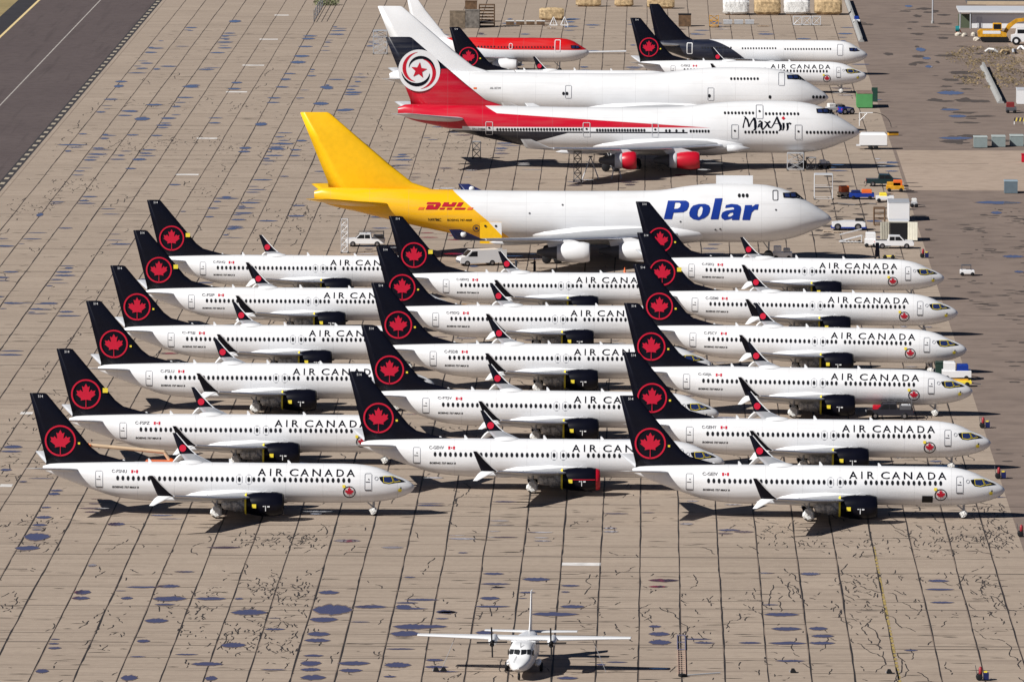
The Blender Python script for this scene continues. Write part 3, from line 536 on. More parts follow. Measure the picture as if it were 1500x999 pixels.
# squiggling crack filler
random.seed(21); Q = []
def crack(x, y, n, st, hd):
    a = hd; pts = []
    for i in range(n):
        pts.append((x, y)); a += random.uniform(-1.2, 1.2); a = hd+(a-hd)*.7
        x += math.cos(a)*st*.28; y += math.sin(a)*st
    if x > 36.8: return
    for p, q in zip(pts, pts[1:]):
        if random.random() < .16: continue
        w1 = random.uniform(.03, .065); h1 = random.uniform(.07, .17)
        Q.append([(p[0]-w1, p[1]-h1), (p[0]+w1, p[1]-h1*.3), (q[0]+w1, q[1]+h1), (q[0]-w1, q[1]+h1*.3)])
clus = []
for i in range(95):
    y = -125+random.random()**1.5*640; clus.append((random.uniform(XL+3, XR-1), y, random.uniform(1.5, 6), random.uniform(4, 13), random.randint(8, 26)))
for (x, y, sx, sy, n) in CRACK_SPOTS: clus.append((x, y, sx, sy, n))
for cx, cy, sx, sy, n in clus:
    for i in range(n):
        x, y = random.gauss(cx, sx), random.gauss(cy, sy)
        if smooth_band(y) or x < XL+1 or x > XR-.4: continue
        crack(x, y, random.randint(2, 6), random.uniform(.45, 1.1), random.choice((PI/2, PI/2, .9, 2.2, .3, 2.9)))
for i in range(420):
    x, y = random.uniform(XL+2, XR-1), -125+random.random()**1.3*700
    if not smooth_band(y): crack(x, y, random.randint(3, 16), random.uniform(.8, 1.6), PI/2+random.uniform(-.5, .5))
for i in range(70):
    x, y = random.uniform(10, XR-1), random.uniform(-125, 60)
    if not smooth_band(y): crack(x, y, random.randint(8, 22), random.uniform(.9, 1.6), PI/2+.35+random.uniform(-.4, .4))
quads('crack_seal', Q, .024, CM)
# rain puddles standing against the joints
WM = bpy.data.materials.new('rain_water'); WM.use_nodes = True; k = NT(WM); k.put(k.b.inputs['Base Color'], (.075, .055, .095)); k.b.inputs['Roughness'].default_value = .06; k.b.inputs['IOR'].default_value = 1.33
random.seed(33); Q = []
def puddle(x, y, wd, d):
    n = 14; top = []; bot = []
    jit = [random.uniform(.7, 1.2) for _ in range(n+1)]
    for i in range(n+1):
        t = i/n; e = (math.sin(PI*min(1, t*1.02+.0))**.6 if t < .98 else .0); e = .88*max(0, e)*(1 if t > .12 else .75)
        top.append((x+wd*t, y+d*.5*e*jit[i])); bot.append((x+wd*t, y-d*.5*e*(1.6-jit[i]*.6)))
    Q.append(bot+top[::-1][1:-1])
for X_, Y_, W_, D_ in PUDDLES: puddle(X_, Y_, W_, D_)
cols = {}
for k in range(-26, 8): cols[k] = random.choice((0, 0, .25, .5, 1.0, 1.4))
for i in range(620):
    k = random.choices(list(cols), [c+.04 for c in cols.values()])[0]; X = JX+JS*k
    if X < XL+1: continue
    y = -125+random.random()**1.15*820
    if smooth_band(y) or (y < -20 and random.random() < .75): continue
    for j in range(random.choice((1, 1, 2, 3))): puddle(X+random.choice((.05, .05, .1, .9)), y+j*random.uniform(2.2, 4.5)*(1+max(0, y)/400), random.uniform(.8, 3.3), random.uniform(.35, 1.6)*(1+max(0, y)/500))
for X_, Y_, W_, D_ in TAXI_PUDDLES: puddle(X_, Y_, W_, D_)
rim = []
for q in Q:
    cx_ = sum(p[0] for p in q)/len(q); cy_ = sum(p[1] for p in q)/len(q); rim.append([(cx_+(p[0]-cx_)*1.06, cy_+(p[1]-cy_)*1.25) for p in q])
quads('damp_ground', rim, .0245, mat('damp_concrete', (.22, .165, .135), .7, var=.25, nscale=1.2)); quads('water', Q, .033, WM)
# damp patches and stains in the taxiway
random.seed(9); Q = []
def blob(x, y, wd, d):
    n = 16; Q.append([(x+wd*math.cos(2*PI*i/n)*random.uniform(.6, 1.1), y+d*math.sin(2*PI*i/n)*random.uniform(.6, 1.1)) for i in range(n)])
for i in range(42):
    y = random.uniform(30, 335); x = random.gauss(46.5+y*.012, 3.2)
    for j in range(random.randint(3, 11)): blob(x+random.gauss(0, 1.3), y+random.gauss(0, 5), random.uniform(.1, 1.3), random.uniform(.15, 1.0))
for i in range(70):
    blob(random.gauss(28, 5), random.gauss(325, 26), random.uniform(.3, 1.8), random.uniform(.4, 1.8))
for i in range(60):
    y = random.uniform(430, 740); blob(random.gauss(50, 3.5), y, random.uniform(.4, 2.5), random.uniform(.8, 4))
SM = mat('damp_stain', (.085, .066, .056), .8, var=.2, nscale=.5); quads('taxiway_stain', Q, .018, SM)
# ---------------------------------------------------------------- the parked maple leaf jets
GRP = 'stored white twin jets with black maple leaf tails'
proto, PB, pox = maple_jet()
JETS = [  # tail point x, y, heading, nose-down attitude, registration, label
    (-63.58, -3.96, -0.5, 0.2, 'C-FSNU', 'white jet with black maple leaf tail, frontmost of the left column'),
    (-63.75, 37.37, 0, 0.06, 'C-FSPZ', 'white jet with black maple leaf tail, second from the front in the left column'),
    (-63.91, 86.15, 0, 0.06, 'C-FSLU', 'white jet with black maple leaf tail, third from the front in the left column'),
    (-63.72, 125.91, 0, 0, 'C-FSJJ', 'white jet with black maple leaf tail, fourth from the front in the left column'),
    (-63.68, 168.6, 0, 0.06, 'C-FSIP', 'white jet with black maple leaf tail, fifth from the front in the left column'),
    (-64.42, 208.56, 0, 0.06, 'C-FSNQ', 'white jet with black maple leaf tail, rearmost of the left column'),
    (-31.67, 17.04, 0, 0.13, 'C-GEHV', 'white jet with a red intake cover on its black engine, frontmost of the middle column'),
    (-31.92, 60.92, -0.5, 0.35, 'C-FTJV', 'white jet with black maple leaf tail, second from the front in the middle column'),
    (-32.35, 107.32, 0.3, 0.1, 'C-FSDB', 'white jet with black maple leaf tail, third from the front in the middle column'),
    (-33.16, 149.25, 0.4, 0.06, 'C-FSDQ', 'white jet with black maple leaf tail, fourth from the front in the middle column'),
    (-32.87, 188.33, 0.3, 0.06, 'C-GEHQ', 'white jet with black maple leaf tail, rearmost of the middle column'),
    (-3.18, -4.0, 0, 0.3, 'C-GEIV', 'white jet with open black cargo hatch, frontmost of the right column'),
    (-3.02, 35.65, -0.2, 0.38, 'C-GEHY', 'white jet with black maple leaf tail, second from the front in the right column'),
    (-3.13, 85.12, -2.2, 0.5, 'C-GEJL', 'white jet with black maple leaf tail, third from the front in the right column'),
    (-2.18, 128.1, -3.5, 0.55, 'C-FSCY', 'white jet with dark stand beside its nose, fourth from the front in the right column'),
    (-1.82, 167.05, -1.0, 0.5, 'C-GEMI', 'white jet with black maple leaf tail, fifth from the front in the right column'),
    (-2.06, 208.09, -0.3, 0.42, 'C-FSEQ', 'white jet with black maple leaf tail, rearmost of the right column'),
    (-3.69, 536.81, -0.6, 0.3, 'C-FSKZ', 'white jet with black maple leaf tail parked far back beside the plain white jumbo'),
    (-33.28, 514.94, 0, 0.06, 'C-FSIL', 'jet behind the plain white jumbo, only its black maple leaf tail showing'),
]
table = kids(); roots = [proto]
for j in JETS[1:]: roots.append(copy_tree(proto, None, table))
for n, (o, (x, y, h, pt, reg, lab)) in enumerate(zip(roots, JETS)):
    c, s = math.cos(R(h)), math.sin(R(h)); o.location = (x+pox*c, y+pox*s, .07); o.rotation_euler = (0, R(pt), R(h)); tag(o, lab, 'airliner', GRP)
    lay('registration', glyphs(reg, off=.012, box=(8.55, 10.1, 4.32, 4.64)), PB.on(.02), DGREY, o, ox=pox)
    big = n in (1, 4, 5, 10, 15); a = .32 if big else .13; zc = 7.9 if big else 7.2
    tg = lay('fin_tag', fill([(rect(5.0, 5.0+a*1.7, zc-a, zc+a*.6), [])]), lambda x_, z_: Vector((x_, -.26, z_)), YEL, o, ox=pox)
    if n == 6:
        MB().lathe([(3.45, 1.16), (3.6, 1.14), (3.98, 1.06), (4.02, .6), (4.03, 0)], (22.5, -4.95, 1.72), n=30).build('intake_cover', RED, o, pox)
        MB().box(23.6, 26.0, -6.26, -6.23, 1.78, 1.86).build('cover_strap', RED, o, pox)
    if n == 11: lay('cargo_hatch', fill([(rect(31.0, 32.1, 1.75, 2.5), [])]), PB.on(.05), BLACK, o, ox=pox)

# ---------------------------------------------------------------- the jumbos
def paint(name, base, rules):
    """paint scheme of a fuselage or fin: rules(k, x, z, colour) adds colour regions by place on the airframe"""
    m = bpy.data.materials.new(name); m.use_nodes = True; k = NT(m); x, y, z = k.xyz(); col = k.mix(k.ramp(k.noise(.25, 4), .35, .75), base, tuple(c*.93 for c in base))
    for mask, c in rules(k, x, z): col = k.mix(mask, col, c)
    seam = k.m('LESS_THAN', k.m('PINGPONG', k.m('ADD', x, .7), 2.6), .03); seam2 = k.m('LESS_THAN', k.m('ABSOLUTE', k.m('SUBTRACT', k.m('PINGPONG', z, 1.7), .9)), .016)
    col = k.mix(k.m('MULTIPLY', k.m('MAXIMUM', seam, seam2), .22), col, (.2, .2, .2)); dirt = k.ramp(k.noise(1, 5, k.scaled((.15, .8, 1.4))), .45, .8); col = k.mix(k.m('MULTIPLY', dirt, .16), col, (.3, .28, .26))
    k.t.links.new(col, k.b.inputs['Base Color']); k.b.inputs['Roughness'].default_value = .3; return m
W_ = (.75, .755, .765); RD = (.50, .004, .022); NV = (.008, .009, .018)
def place(o, x, y, h, ox): c, s = math.cos(R(h)), math.sin(R(h)); o.location = (x+ox*c, y+ox*s, .04); o.rotation_euler = (0, 0, R(h))
PF = paint('freighter_paint', W_, lambda k, x, z: [(k.m('LESS_THAN', k.m('ADD', x, k.m('MULTIPLY', k.m('SUBTRACT', z, 9.2), 1.22)), 20.3-36+.35*0), (.87, .46, .006))])
t, B, ox, fin = jumbo('freighter_jumbo', 'white cargo jumbo with yellow tail and big blue lettering on its side', None, PF, DHLY, WHITE, NBLUE, DHLY, 'short')
place(t, -46.7, 258.3, .3, ox); t.scale = (1.006,)*3; X = lambda p: (p-441)/11.0
def tr(px, py, gy=379.3, x0=441, s=11.0):  # outline traced on the airframe: side view metres
    x = (px-x0)/s; z = (gy-py)/(s*.994)
    for _ in range(3): z = (gy-py)/(s*.994)+B.y(x, z)*.1
    return x, z
p0 = tr(976, 322); p1 = tr(1110, 291); lo, hi = p0[1]-.05, p1[1]+.25
def traced(polys, sc_, ux, uy):
    return merge(*[fill([([tr(ux+a/sc_, uy+b/sc_) for a, b in o], [[tr(ux+a/sc_, uy+b/sc_) for a, b in h] for h in hs])]) for o, hs in polys])
PLET = [([(165, 125), (395, 125), (425, 142), (434, 165), (430, 205), (405, 250), (360, 275), (235, 282), (215, 365), (110, 365)], [[(255, 150), (310, 150), (330, 172), (318, 210), (290, 228), (240, 232)]]),
    ([(490, 187), (560, 168), (640, 166), (690, 184), (707, 220), (700, 270), (680, 312), (630, 352), (560, 372), (490, 365), (445, 330), (436, 285), (455, 225)], [[(575, 205), (600, 198), (613, 230), (600, 295), (575, 330), (553, 335), (541, 305), (550, 245)]]),
    ([(770, 95), (865, 92), (812, 365), (712, 365)], []),
    ([(910, 180), (980, 165), (1060, 172), (1098, 195), (1105, 235), (1090, 310), (1080, 368), (985, 368), (990, 348), (945, 366), (890, 370), (855, 350), (848, 315), (865, 275), (910, 252), (980, 240), (1015, 235), (1012, 215), (990, 206), (898, 218)], [[(1000, 275), (960, 283), (932, 308), (938, 328), (970, 328), (1003, 305)]]),
    ([(1155, 180), (1245, 178), (1240, 205), (1290, 170), (1330, 168), (1318, 238), (1275, 240), (1240, 275), (1218, 368), (1120, 368)], [])]
tl = None
for pl in PLET:
    o = lay('title_letter', traced([pl], 8.824, 960, 280), B.on(.04), BLUE, t, ox=ox, dv=.25, du=.6); tl = tl or o
DL = [([(265, 120), (430, 122), (444, 145), (430, 178), (362, 176), (385, 150), (245, 148)], []), ([(266, 158), (350, 158), (335, 180), (428, 182), (392, 222), (234, 222)], []),
      ([(490, 122), (560, 122), (542, 148), (588, 148), (606, 122), (662, 122), (625, 182), (455, 182)], []), ([(438, 196), (505, 196), (486, 222), (422, 222)], []), ([(538, 196), (606, 196), (588, 222), (518, 222)], []),
      ([(690, 122), (756, 122), (716, 180), (652, 180)], []), ([(645, 196), (785, 196), (765, 222), (625, 222)], [])]
dl = lay('courier_lettering', traced(DL, 9.375, 600, 285), B.on(.04), mat('courier_red', (.45, .0, .02), .4), t, ox=ox)
for a, b in ((614, 624), (685.5, 695)): q0 = tr(a, 309); q1 = tr(b, 305.3); lay('stripe', fill([([(q0[0], q0[1]), (q1[0]-.2, q0[1]), (q1[0], q1[1]), (q0[0]+.2, q1[1])], [])]), B.on(.03), ORANGE, dl, ox=ox)
a = tr(629, 325); b = tr(648, 321); lay('registration', glyphs('N497MC', off=.01, box=(a[0], b[0], a[1], b[1])), B.on(.03), NAVY, t, ox=ox)
a = tr(657, 325); b = tr(693, 322); lay('type_lettering', glyphs('BOEING 747-400F', off=.01, box=(a[0], b[0], a[1], b[1])), B.on(.03), NAVY, t, ox=ox)
for i in range(3): a = tr(1082.5+5.7*i, 286.3); lay('window', fill([(disc(a[0], a[1], .2, 14, .26), [])]), B.on(.03), GLASS, t, ox=ox)
a = tr(1131, 293.5); lay('door', frame(a[0], a[0]+.75, a[1], a[1]+1.3, .1), B.on(.03), DGREY, t, ox=ox)
for px, py in ((777, 313.5), (825, 301), (997, 324.5), (1048, 336), (1136, 307), (1055, 335)): a = tr(px, py); lay('port', fill([(disc(a[0], a[1], .13, 10), [])]), B.on(.03), DGREY, t, ox=ox)
# open main deck side door standing above the far shoulder
MB().box(55.3, 60.2, 2.2, 2.45, 8.9, 11.0).build('cargo_door', WHITE, t, ox)
# lowered flap panel by the wing root, yellow and white
fp = MB().prism([(24.0, 5.35), (26.9, 5.35), (26.9, 2.5), (24.0, 2.5)], -5.1, -4.95).build('flap_panel', DHLY, t, ox)
MB().prism([(25.2-ox, 5.33), (26.88-ox, 5.33), (26.88-ox, 3.6)], -5.14, -5.105).build('white_corner', WHITE, fp)
for xx in (24.7, 26.1): MB().cyl((xx-ox, -5.2, 4.85), (xx-ox, -5.15, 4.85), .15).build('panel_hole', BLACK, fp)
for sgn in (-1, 1):  # winglet emblem
    e = MB(); e.lathe([(0, .0), (0, .38), (.02, .38)], (22.3-ox, -32.08 if sgn < 0 else 31.75, 6.35), 'y', 18).build('winglet_badge', WHITE, t)
if True:
    lay('roundel', merge(ring(14.5+9, 4.3, .5, .09), fill([(disc(23.5, 4.3, .2, 12), [])])), B.on(.03), NBLUE, t, ox=ox, dv=.1)

# red and black jumbo
def mx(k, x, z):
    hi = k.m('MINIMUM', k.m('MAXIMUM', k.m('SUBTRACT', 6.85, k.m('MULTIPLY', k.m('ADD', x, 1.5), .0545)), 6.0), 20)
    # upper edge of the red wedge: sweeps down from the fin root
    up = k.m('ADD', 8.0, k.m('MULTIPLY', k.m('ADD', x, 15), -.062)); up2 = k.m('MAXIMUM', up, k.m('ADD', 8.9, k.m('MULTIPLY', k.m('ADD', x, 20.5), -.55)))
    red = k.m('MULTIPLY', k.m('MULTIPLY', k.m('GREATER_THAN', z, 6.3), k.m('LESS_THAN', z, up2)), k.m('LESS_THAN', x, 49.7-36))
    tail = k.m('LESS_THAN', x, -24.5)
    red = k.m('MAXIMUM', red, k.m('MULTIPLY', tail, k.m('GREATER_THAN', z, 5.9)))
    lowb = k.m('SUBTRACT', 5.66, k.m('MAXIMUM', k.m('MULTIPLY', k.m('LESS_THAN', x, 9), .22), k.m('MULTIPLY', k.m('SUBTRACT', -8, x), .28)))
    blk = k.m('MULTIPLY', k.m('LESS_THAN', z, 5.66), k.m('GREATER_THAN', z, lowb))
    blk = k.m('MULTIPLY', blk, k.m('GREATER_THAN', x, -28.5))
    return [(red, RD), (blk, NV)]
def fn_(k, x, z): return [(k.m('GREATER_THAN', z, 14.7), NV)]
PM = paint('wedge_paint', W_, mx); PFIN = paint('fin_paint', RD, fn_)
t, B, ox, fin = jumbo('passenger_jumbo', 'white passenger jumbo with red side wedge and a ringed star on its tail', None, PM, PFIN, RED, LGREY, LGREY, 'long', eng='open')
place(t, -39.65, 394.8, .5, ox); t.scale = (1.007,)*3
def tr(px, py, gy=245., x0=565.3, s=9.85):
    x = (px-x0)/s; z = (gy-py)/(s*.994)
    for _ in range(3): z = (gy-py)/(s*.994)+B.y(x, z)*.094
    return x, z
fy = lambda off: (lambda x_, z_: Vector((x_, -(.43+off), z_)))
cx, cz = 5.05, 14.45
em = lay('fin_roundel', fill([(disc(cx, cz, 3.12, 48), [])]), fy(.0), WHITE, fin, ox=ox); em.location.x = 0
def arc(r0, r1, a0, a1, w): return ribbon([(cx+(r0+(r1-r0)*t/16)*math.cos(R(a0+(a1-a0)*t/16)), cz+(r0+(r1-r0)*t/16)*math.sin(R(a0+(a1-a0)*t/16)), .03+w*math.sin(PI*t/16)) for t in range(17)])
for i, (c, m) in enumerate(((arc(1.75, 2.75, 250, 95, .5), RED), (arc(1.75, 2.75, 70, -85, .5), RED), (arc(1.6, 2.35, 165, 0, .42), NAVY), (arc(1.6, 2.65, -15, -175, .48), NAVY))): lay('swirl', c, fy(.02+.006*i), m, em, ox=ox)
lay('star', star(cx-.05, cz, 1.25, .12), fy(.05), RED, em, ox=ox)
def S(pts): return ribbon([(*[(q) for q in tr(1060+a/11.54, 140+b/11.54)], w) for a, b, w in pts])
strokes = [  # M a x A i r, brush strokes with swelling widths
    [(350, 340, .05), (378, 350, .16), (370, 400, .16), (350, 470, .14), (340, 535, .2)], [(378, 350, .12), (410, 400, .3), (430, 460, .22), (440, 520, .28)], [(440, 520, .12), (480, 430, .14), (530, 365, .25)],
    [(530, 365, .3), (545, 430, .38), (548, 520, .38), (545, 560, .3), (510, 580, .08)], [(600, 440, .1), (625, 415, .2), (655, 440, .32), (650, 520, .32), (668, 572, .16)], [(652, 455, .12), (610, 480, .22), (590, 520, .3), (640, 500, .1)],
    [(668, 572, .12), (720, 510, .2), (760, 450, .2), (800, 425, .26)], [(700, 425, .1), (745, 455, .3), (780, 520, .3), (815, 535, .12)], [(815, 535, .1), (850, 480, .16), (890, 400, .18), (912, 345, .14)],
    [(912, 345, .2), (940, 430, .34), (975, 500, .4), (975, 560, .34), (940, 585, .08)], [(870, 462, .07), (950, 460, .07)], [(1020, 450, .3), (1025, 520, .3), (1015, 565, .2), (1000, 578, .05)], [(1085, 450, .32), (1095, 520, .32), (1090, 560, .22), (1070, 580, .06)], [(1100, 475, .08), (1120, 452, .22), (1150, 470, .3)]]
tl = None
for i, sgm in enumerate(strokes):
    o = lay('title_letter' if not tl else 'letter_stroke', S(sgm), B.on(.03+.004*(i % 3)), NAVY, tl or t, ox=ox)
    tl = tl or o
a = tr(1148.4, 172.3); lay('letter_dot', fill([([(a[0]-.3, a[1]), (a[0], a[1]-.25), (a[0]+.3, a[1]), (a[0], a[1]+.3)], [])]), B.on(.04), RED, tl, ox=ox)
def wins(px0, px1, n, py, r=.17):
    for i in range(n): a = tr(px0+(px1-px0)*i/max(1, n-1), py); lay('window', fill([(disc(a[0], a[1], r, 10, r*1.3), [])]), B.on(.03), GLASS, t, ox=ox)
wins(730, 854, 30, 189.7); wins(876, 945, 18, 190.5); wins(977, 982, 2, 191); wins(992, 1002, 2, 191); wins(1013, 1039, 7, 191.5)
wins(1093, 1139, 10, 192.5); wins(1183, 1251, 14, 192.5); wins(1063, 1104, 9, 164.6); wins(1123, 1170, 10, 165.6)
for px, py, w2, h2 in ((718, 188.5, 1.1, 2.0), (860.5, 190, 1.1, 2.1), (961, 190.5, 1.0, 2.1), (1077.5, 192, 1.1, 2.1), (1170.5, 192.5, 1.1, 2.2), (1113.5, 163, 1.1, 2.0)):
    a = tr(px, py); d = lay('door', frame(a[0]-w2/2, a[0]+w2/2, a[1]-h2/2, a[1]+h2/2, .08), B.on(.045), LGREY if px < 1000 else MGREY, t, ox=ox, dv=.12); lay('door_window', fill([(disc(a[0], a[1]+.1, .16, 10), [])]), B.on(.05), GLASS, d, ox=ox)
a = tr(693, 189.5); lay('registration', glyphs('5N-DBM', off=.01, box=(a[0], a[0]+1.9, a[1]-.12, a[1]+.2)), B.on(.03), NAVY, t, ox=ox)
for xx in (1060, 1046): pass
MB().lathe([(0, 0), (.1, .5), (1.6, .62), (3.4, .1), (3.45, 0)], (50.8-ox, -3.9, 3.3), n=14).build('root_fairing', LGREY, t)

# plain white jumbo
t, B, ox, fin = jumbo('plain_jumbo', 'plain white unmarked cargo jumbo parked behind the red and white one', None, paint('plain_white', W_, lambda k, x, z: []), WHITE, WHITE, WHITE, LGREY, 'long')
place(t, -43.0, 460.7, -.8, ox); t.scale = (1.007,)*3
def tr(px, py, gy=None, x0=553, s=9.3):
    x = (px-x0)/s; gy = 190+ (px-600)*.004; z = (gy-py)/(s*.994)
    for _ in range(3): z = (gy-py)/(s*.994)+B.y(x, z)*.09
    return x, z
wins(1068.5, 1107, 9, 115.6); wins(1188, 1203.5, 4, 141.8, .2)
for px, py in ((1037, 140.5), (1125, 142), (825, 137.5), (830, 137.5)): a = tr(px, py); lay('window', fill([(disc(a[0], a[1], .22, 10, .28), [])]), B.on(.03), GLASS, t, ox=ox)
for px, py in ((1141.5, 116), (832, 135), (1039, 138)): a = tr(px, py); lay('door', frame(a[0]-.5, a[0]+.5, a[1]-1, a[1]+1, .07), B.on(.04), MGREY, t, ox=ox)
a = tr(718, 130); lay('registration', glyphs('AL-SCW', off=.01, box=(a[0], a[0]+1.7, a[1]-.12, a[1]+.2)), B.on(.03), DGREY, t, ox=ox)
lay('placard', fill([(rect(*[v for v in (tr(694, 130)[0], tr(694, 130)[0]+.5)], tr(694, 130)[1]-.1, tr(694, 130)[1]+.15), [])]), B.on(.03), ORANGE, t, ox=ox)

# navy tailed jet and red topped jet
PA = paint('navy_rear_paint', W_, lambda k, x, z: [(k.m('LESS_THAN', x, k.m('ADD', 9.3-18.8, k.m('MULTIPLY', k.m('SQRT', k.m('MAXIMUM', k.m('SUBTRACT', 5.95, z), .0)), 4.1))), (.010, .013, .028))])
t, B, ox, fin = twinjet('navy_tail_jet', 'white jet with plain navy tail and rear fuselage, farthest right of the back row', 37.57, PA, NAVY, WHITE, 11.9, 16.2)
place(t, -.5, 577.9, -4, ox)
def tr(px, py, gy=107, x0=951, s=8.5):
    x = (px-x0)/s; z = (gy+(px-x0)*.011-py)/(s*.994)
    for _ in range(3): z = (gy+(px-x0)*.011-py)/(s*.994)+B.y(x, z)*.088
    return x, z
wins(1030, 1072, 11, 70.8, .13); wins(1089, 1137, 13, 71.8, .13); wins(1151, 1217, 18, 73, .13)
for px, py in ((1011.5, 70.5), (1231, 73)): a = tr(px, py); lay('door', frame(a[0]-.5, a[0]+.5, a[1]-1.1, a[1]+.8, .12 if px < 1100 else .07), B.on(.04), WHITE if px < 1100 else MGREY, t, ox=ox)
PR = paint('red_top_paint', W_, lambda k, x, z: [(k.m('GREATER_THAN', z, k.m('ADD', 3.95, k.m('MULTIPLY', k.m('POWER', k.m('MAXIMUM', k.m('SUBTRACT', 0.5, x), 0), 2), .021))), (.56, .008, .010))])
t, B, ox, fin = twinjet('red_top_jet', 'jet with red upper fuselage, white belly and tall white tail beyond the white jumbo', 31.4, PR, WHITE, WHITE, 12.5, 12.0)
place(t, -42.1, 580, -3, ox)
def tr(px, py, gy=103.5, x0=597, s=8.5):
    x = (px-x0)/s; z = (gy+(px-x0)*.008-py)/(s*.994)
    for _ in range(3): z = (gy+(px-x0)*.008-py)/(s*.994)+B.y(x, z)*.088
    return x, z
wins(698, 726, 7, 68.6, .14); wins(732, 812, 19, 69.2, .12)
a = tr(818.5, 66.5); lay('door', frame(a[0]-.5, a[0]+.5, a[1]-1.1, a[1]+.9, .1), B.on(.04), WHITE, t, ox=ox)
a = tr(750, 68); lay('emergency_exit', frame(a[0]-.3, a[0]+.3, a[1]-.5, a[1]+.5, .08, .15), B.on(.04), WHITE, t, ox=ox)

# ---------------------------------------------------------------- the twin propeller aircraft in front
def prop_plane():
    ox = 8.7; t = thing('propeller_plane', 'small white high wing twin propeller plane, nose to the camera at the bottom edge', 'propeller plane')
    B = Body([(0, .15, 1.95, 2.2, 2.4), (1.5, .5, 1.6, 2.1, 2.65), (4, .95, .95, 1.8, 2.85), (6.2, 1.15, .65, 1.7, 2.95), (10.5, 1.15, .62, 1.7, 2.95), (11.6, 1.12, .62, 1.68, 2.85), (12.4, 1.05, .64, 1.6, 2.55), (13.1, .95, .68, 1.45, 2.0), (14, .75, .76, 1.3, 1.72), (14.8, .45, .9, 1.2, 1.5), (15.2, .1, 1.12, 1.2, 1.28)])
    st = B; f = None
    rings = []; X = [i*.4 for i in range(39)]; X[-1] = 15.2
    for x in X:
        wd, zb, zm, zt = B.at(x); r = []
        for i in range(36):
            a = 2*PI*i/36; c, s = math.cos(a), math.sin(a); e = .62
            r.append((x, wd*abs(c)**e*(1 if c > 0 else -1), zm+(zt-zm if s > 0 else zm-zb)*abs(s)**e*(1 if s > 0 else -1)))
        rings.append(r)
    f = MB().loft(rings).build('fuselage', WHITE, t, ox)
    for (ya, yb) in ((-.98, -.62), (-.56, -.08), (.08, .56), (.62, .98)):
        MB().add([(13.02-abs(ya+.0)*.25, ya, 2.12), (13.02-abs(yb)*.25, yb, 2.12), (12.62-abs(yb)*.25, yb*.95, 2.52), (12.62-abs(ya)*.25, ya*.95, 2.52)], [(0, 1, 2, 3)]).build('cockpit_window', GLASS, t, ox)
    for s in (-1, 1): MB().box(11.7, 12.35, s*1.13-.02*s, s*1.15, 1.95, 2.4).build('side_window', GLASS, t, ox)
    w = MB()
    for s in (-1, 1): wg = plane_wing([(0, 9.7, 7.1, 3.0, .42), (3.2, 9.7, 7.1, 3.02, .42), (9.6, 9.1, 7.7, 3.12, .2)], s).build('wing', WHITE, t, ox)
    MB().box(7.2, 9.6, -1.1, 1.1, 2.75, 3.05, .15).build('wing_fairing', WHITE, t, ox)
    for s in (-1, 1):
        plane_wing([(0, 1.9, .3, 2.5, .2), (4.2, 1.6, .45, 2.55, .12)], s).build('tailplane', WHITE, t, ox)
        n = MB().lathe([(-1.6, .1), (-.8, .35), (.6, .42), (1.7, .38), (2.0, .2)], (9.3, s*2.65, 2.95), n=16).build('engine', WHITE, t, ox)
        q = MB().lathe([(0, 0), (0, .2), (.05, .2)], (11.28, s*2.65, 2.72), n=12).build('air_intake', BLACK, n); q.location.x = -ox
        q = MB().cyl((8.6, s*2.65-.3, 2.75), (8.2, s*2.65-.42, 2.65), .12).build('exhaust_pipe', METAL, n); q.location.x = -ox
        q = MB().lathe([(0, .2), (.25, .14), (.4, 0)], (11.3, s*2.65, 2.95), n=12).build('spinner', BLACK, n); q.location.x = -ox
        for b in range(4):
            a = b*PI/2+.04; d = Vector((0, math.cos(a), math.sin(a))); e = Vector((0, -math.sin(a), math.cos(a))); c = Vector((11.4-ox, s*2.65, 2.95))
            P = [c+d*.15-e*.06, c+d*1.36-e*.08, c+d*1.38+e*.06, c+d*.15+e*.08]; pb = MB().add([p+Vector((.03, 0, 0)) for p in P]+[p-Vector((.03, 0, 0)) for p in P], [(0, 1, 2, 3), (7, 6, 5, 4), (0, 4, 5, 1), (1, 5, 6, 2), (2, 6, 7, 3), (3, 7, 4, 0)]).build('propeller_blade', BLACK, n)
        m = MB().lathe([(-1.3, 0), (-1.0, .22), (0, .3), (1.0, .22), (1.4, 0)], (8.7, s*1.28, .8), n=14).build('gear_pod', WHITE, t, ox); q = MB().wheel(8.7, s*1.55, .42, .42, .3).build('wheel', BLACK, m); q.location.x = -ox
        q = MB().cyl((8.9, s*6.2, 2.95), (8.9, s*7.4, .06), .025, n=6).build('tie_down_rope', MGREY, t, ox)
    g = MB().cyl((14, 0, .3), (13.9, 0, .9), .07).build('nose_gear', GREY, t, ox); q = MB().wheel(14, 0, .3, .3, .2).build('wheel', BLACK, g); q.location.x = -ox
    MB().cyl((13.2, -.3, 2.0), (14.6, -.5, 1.62), .015).cyl((12.2, 0, 2.65), (12.0, 0, 3.05), .03).build('antenna', DGREY, t, ox)
    plane_fin([(2.4, 4.2, .1, .25), (2.9, 3.2, .1, .22), (3.4, 2.6, .05, .2), (6.2, 1.5, .0, .12)]).build('tail_fin', WHITE, t, ox)
    return t
pp = prop_plane(); PX = (-11.19, -110.54); pp.location = (PX[0], PX[1], .04); pp.rotation_euler = (0, 0, R(-94))
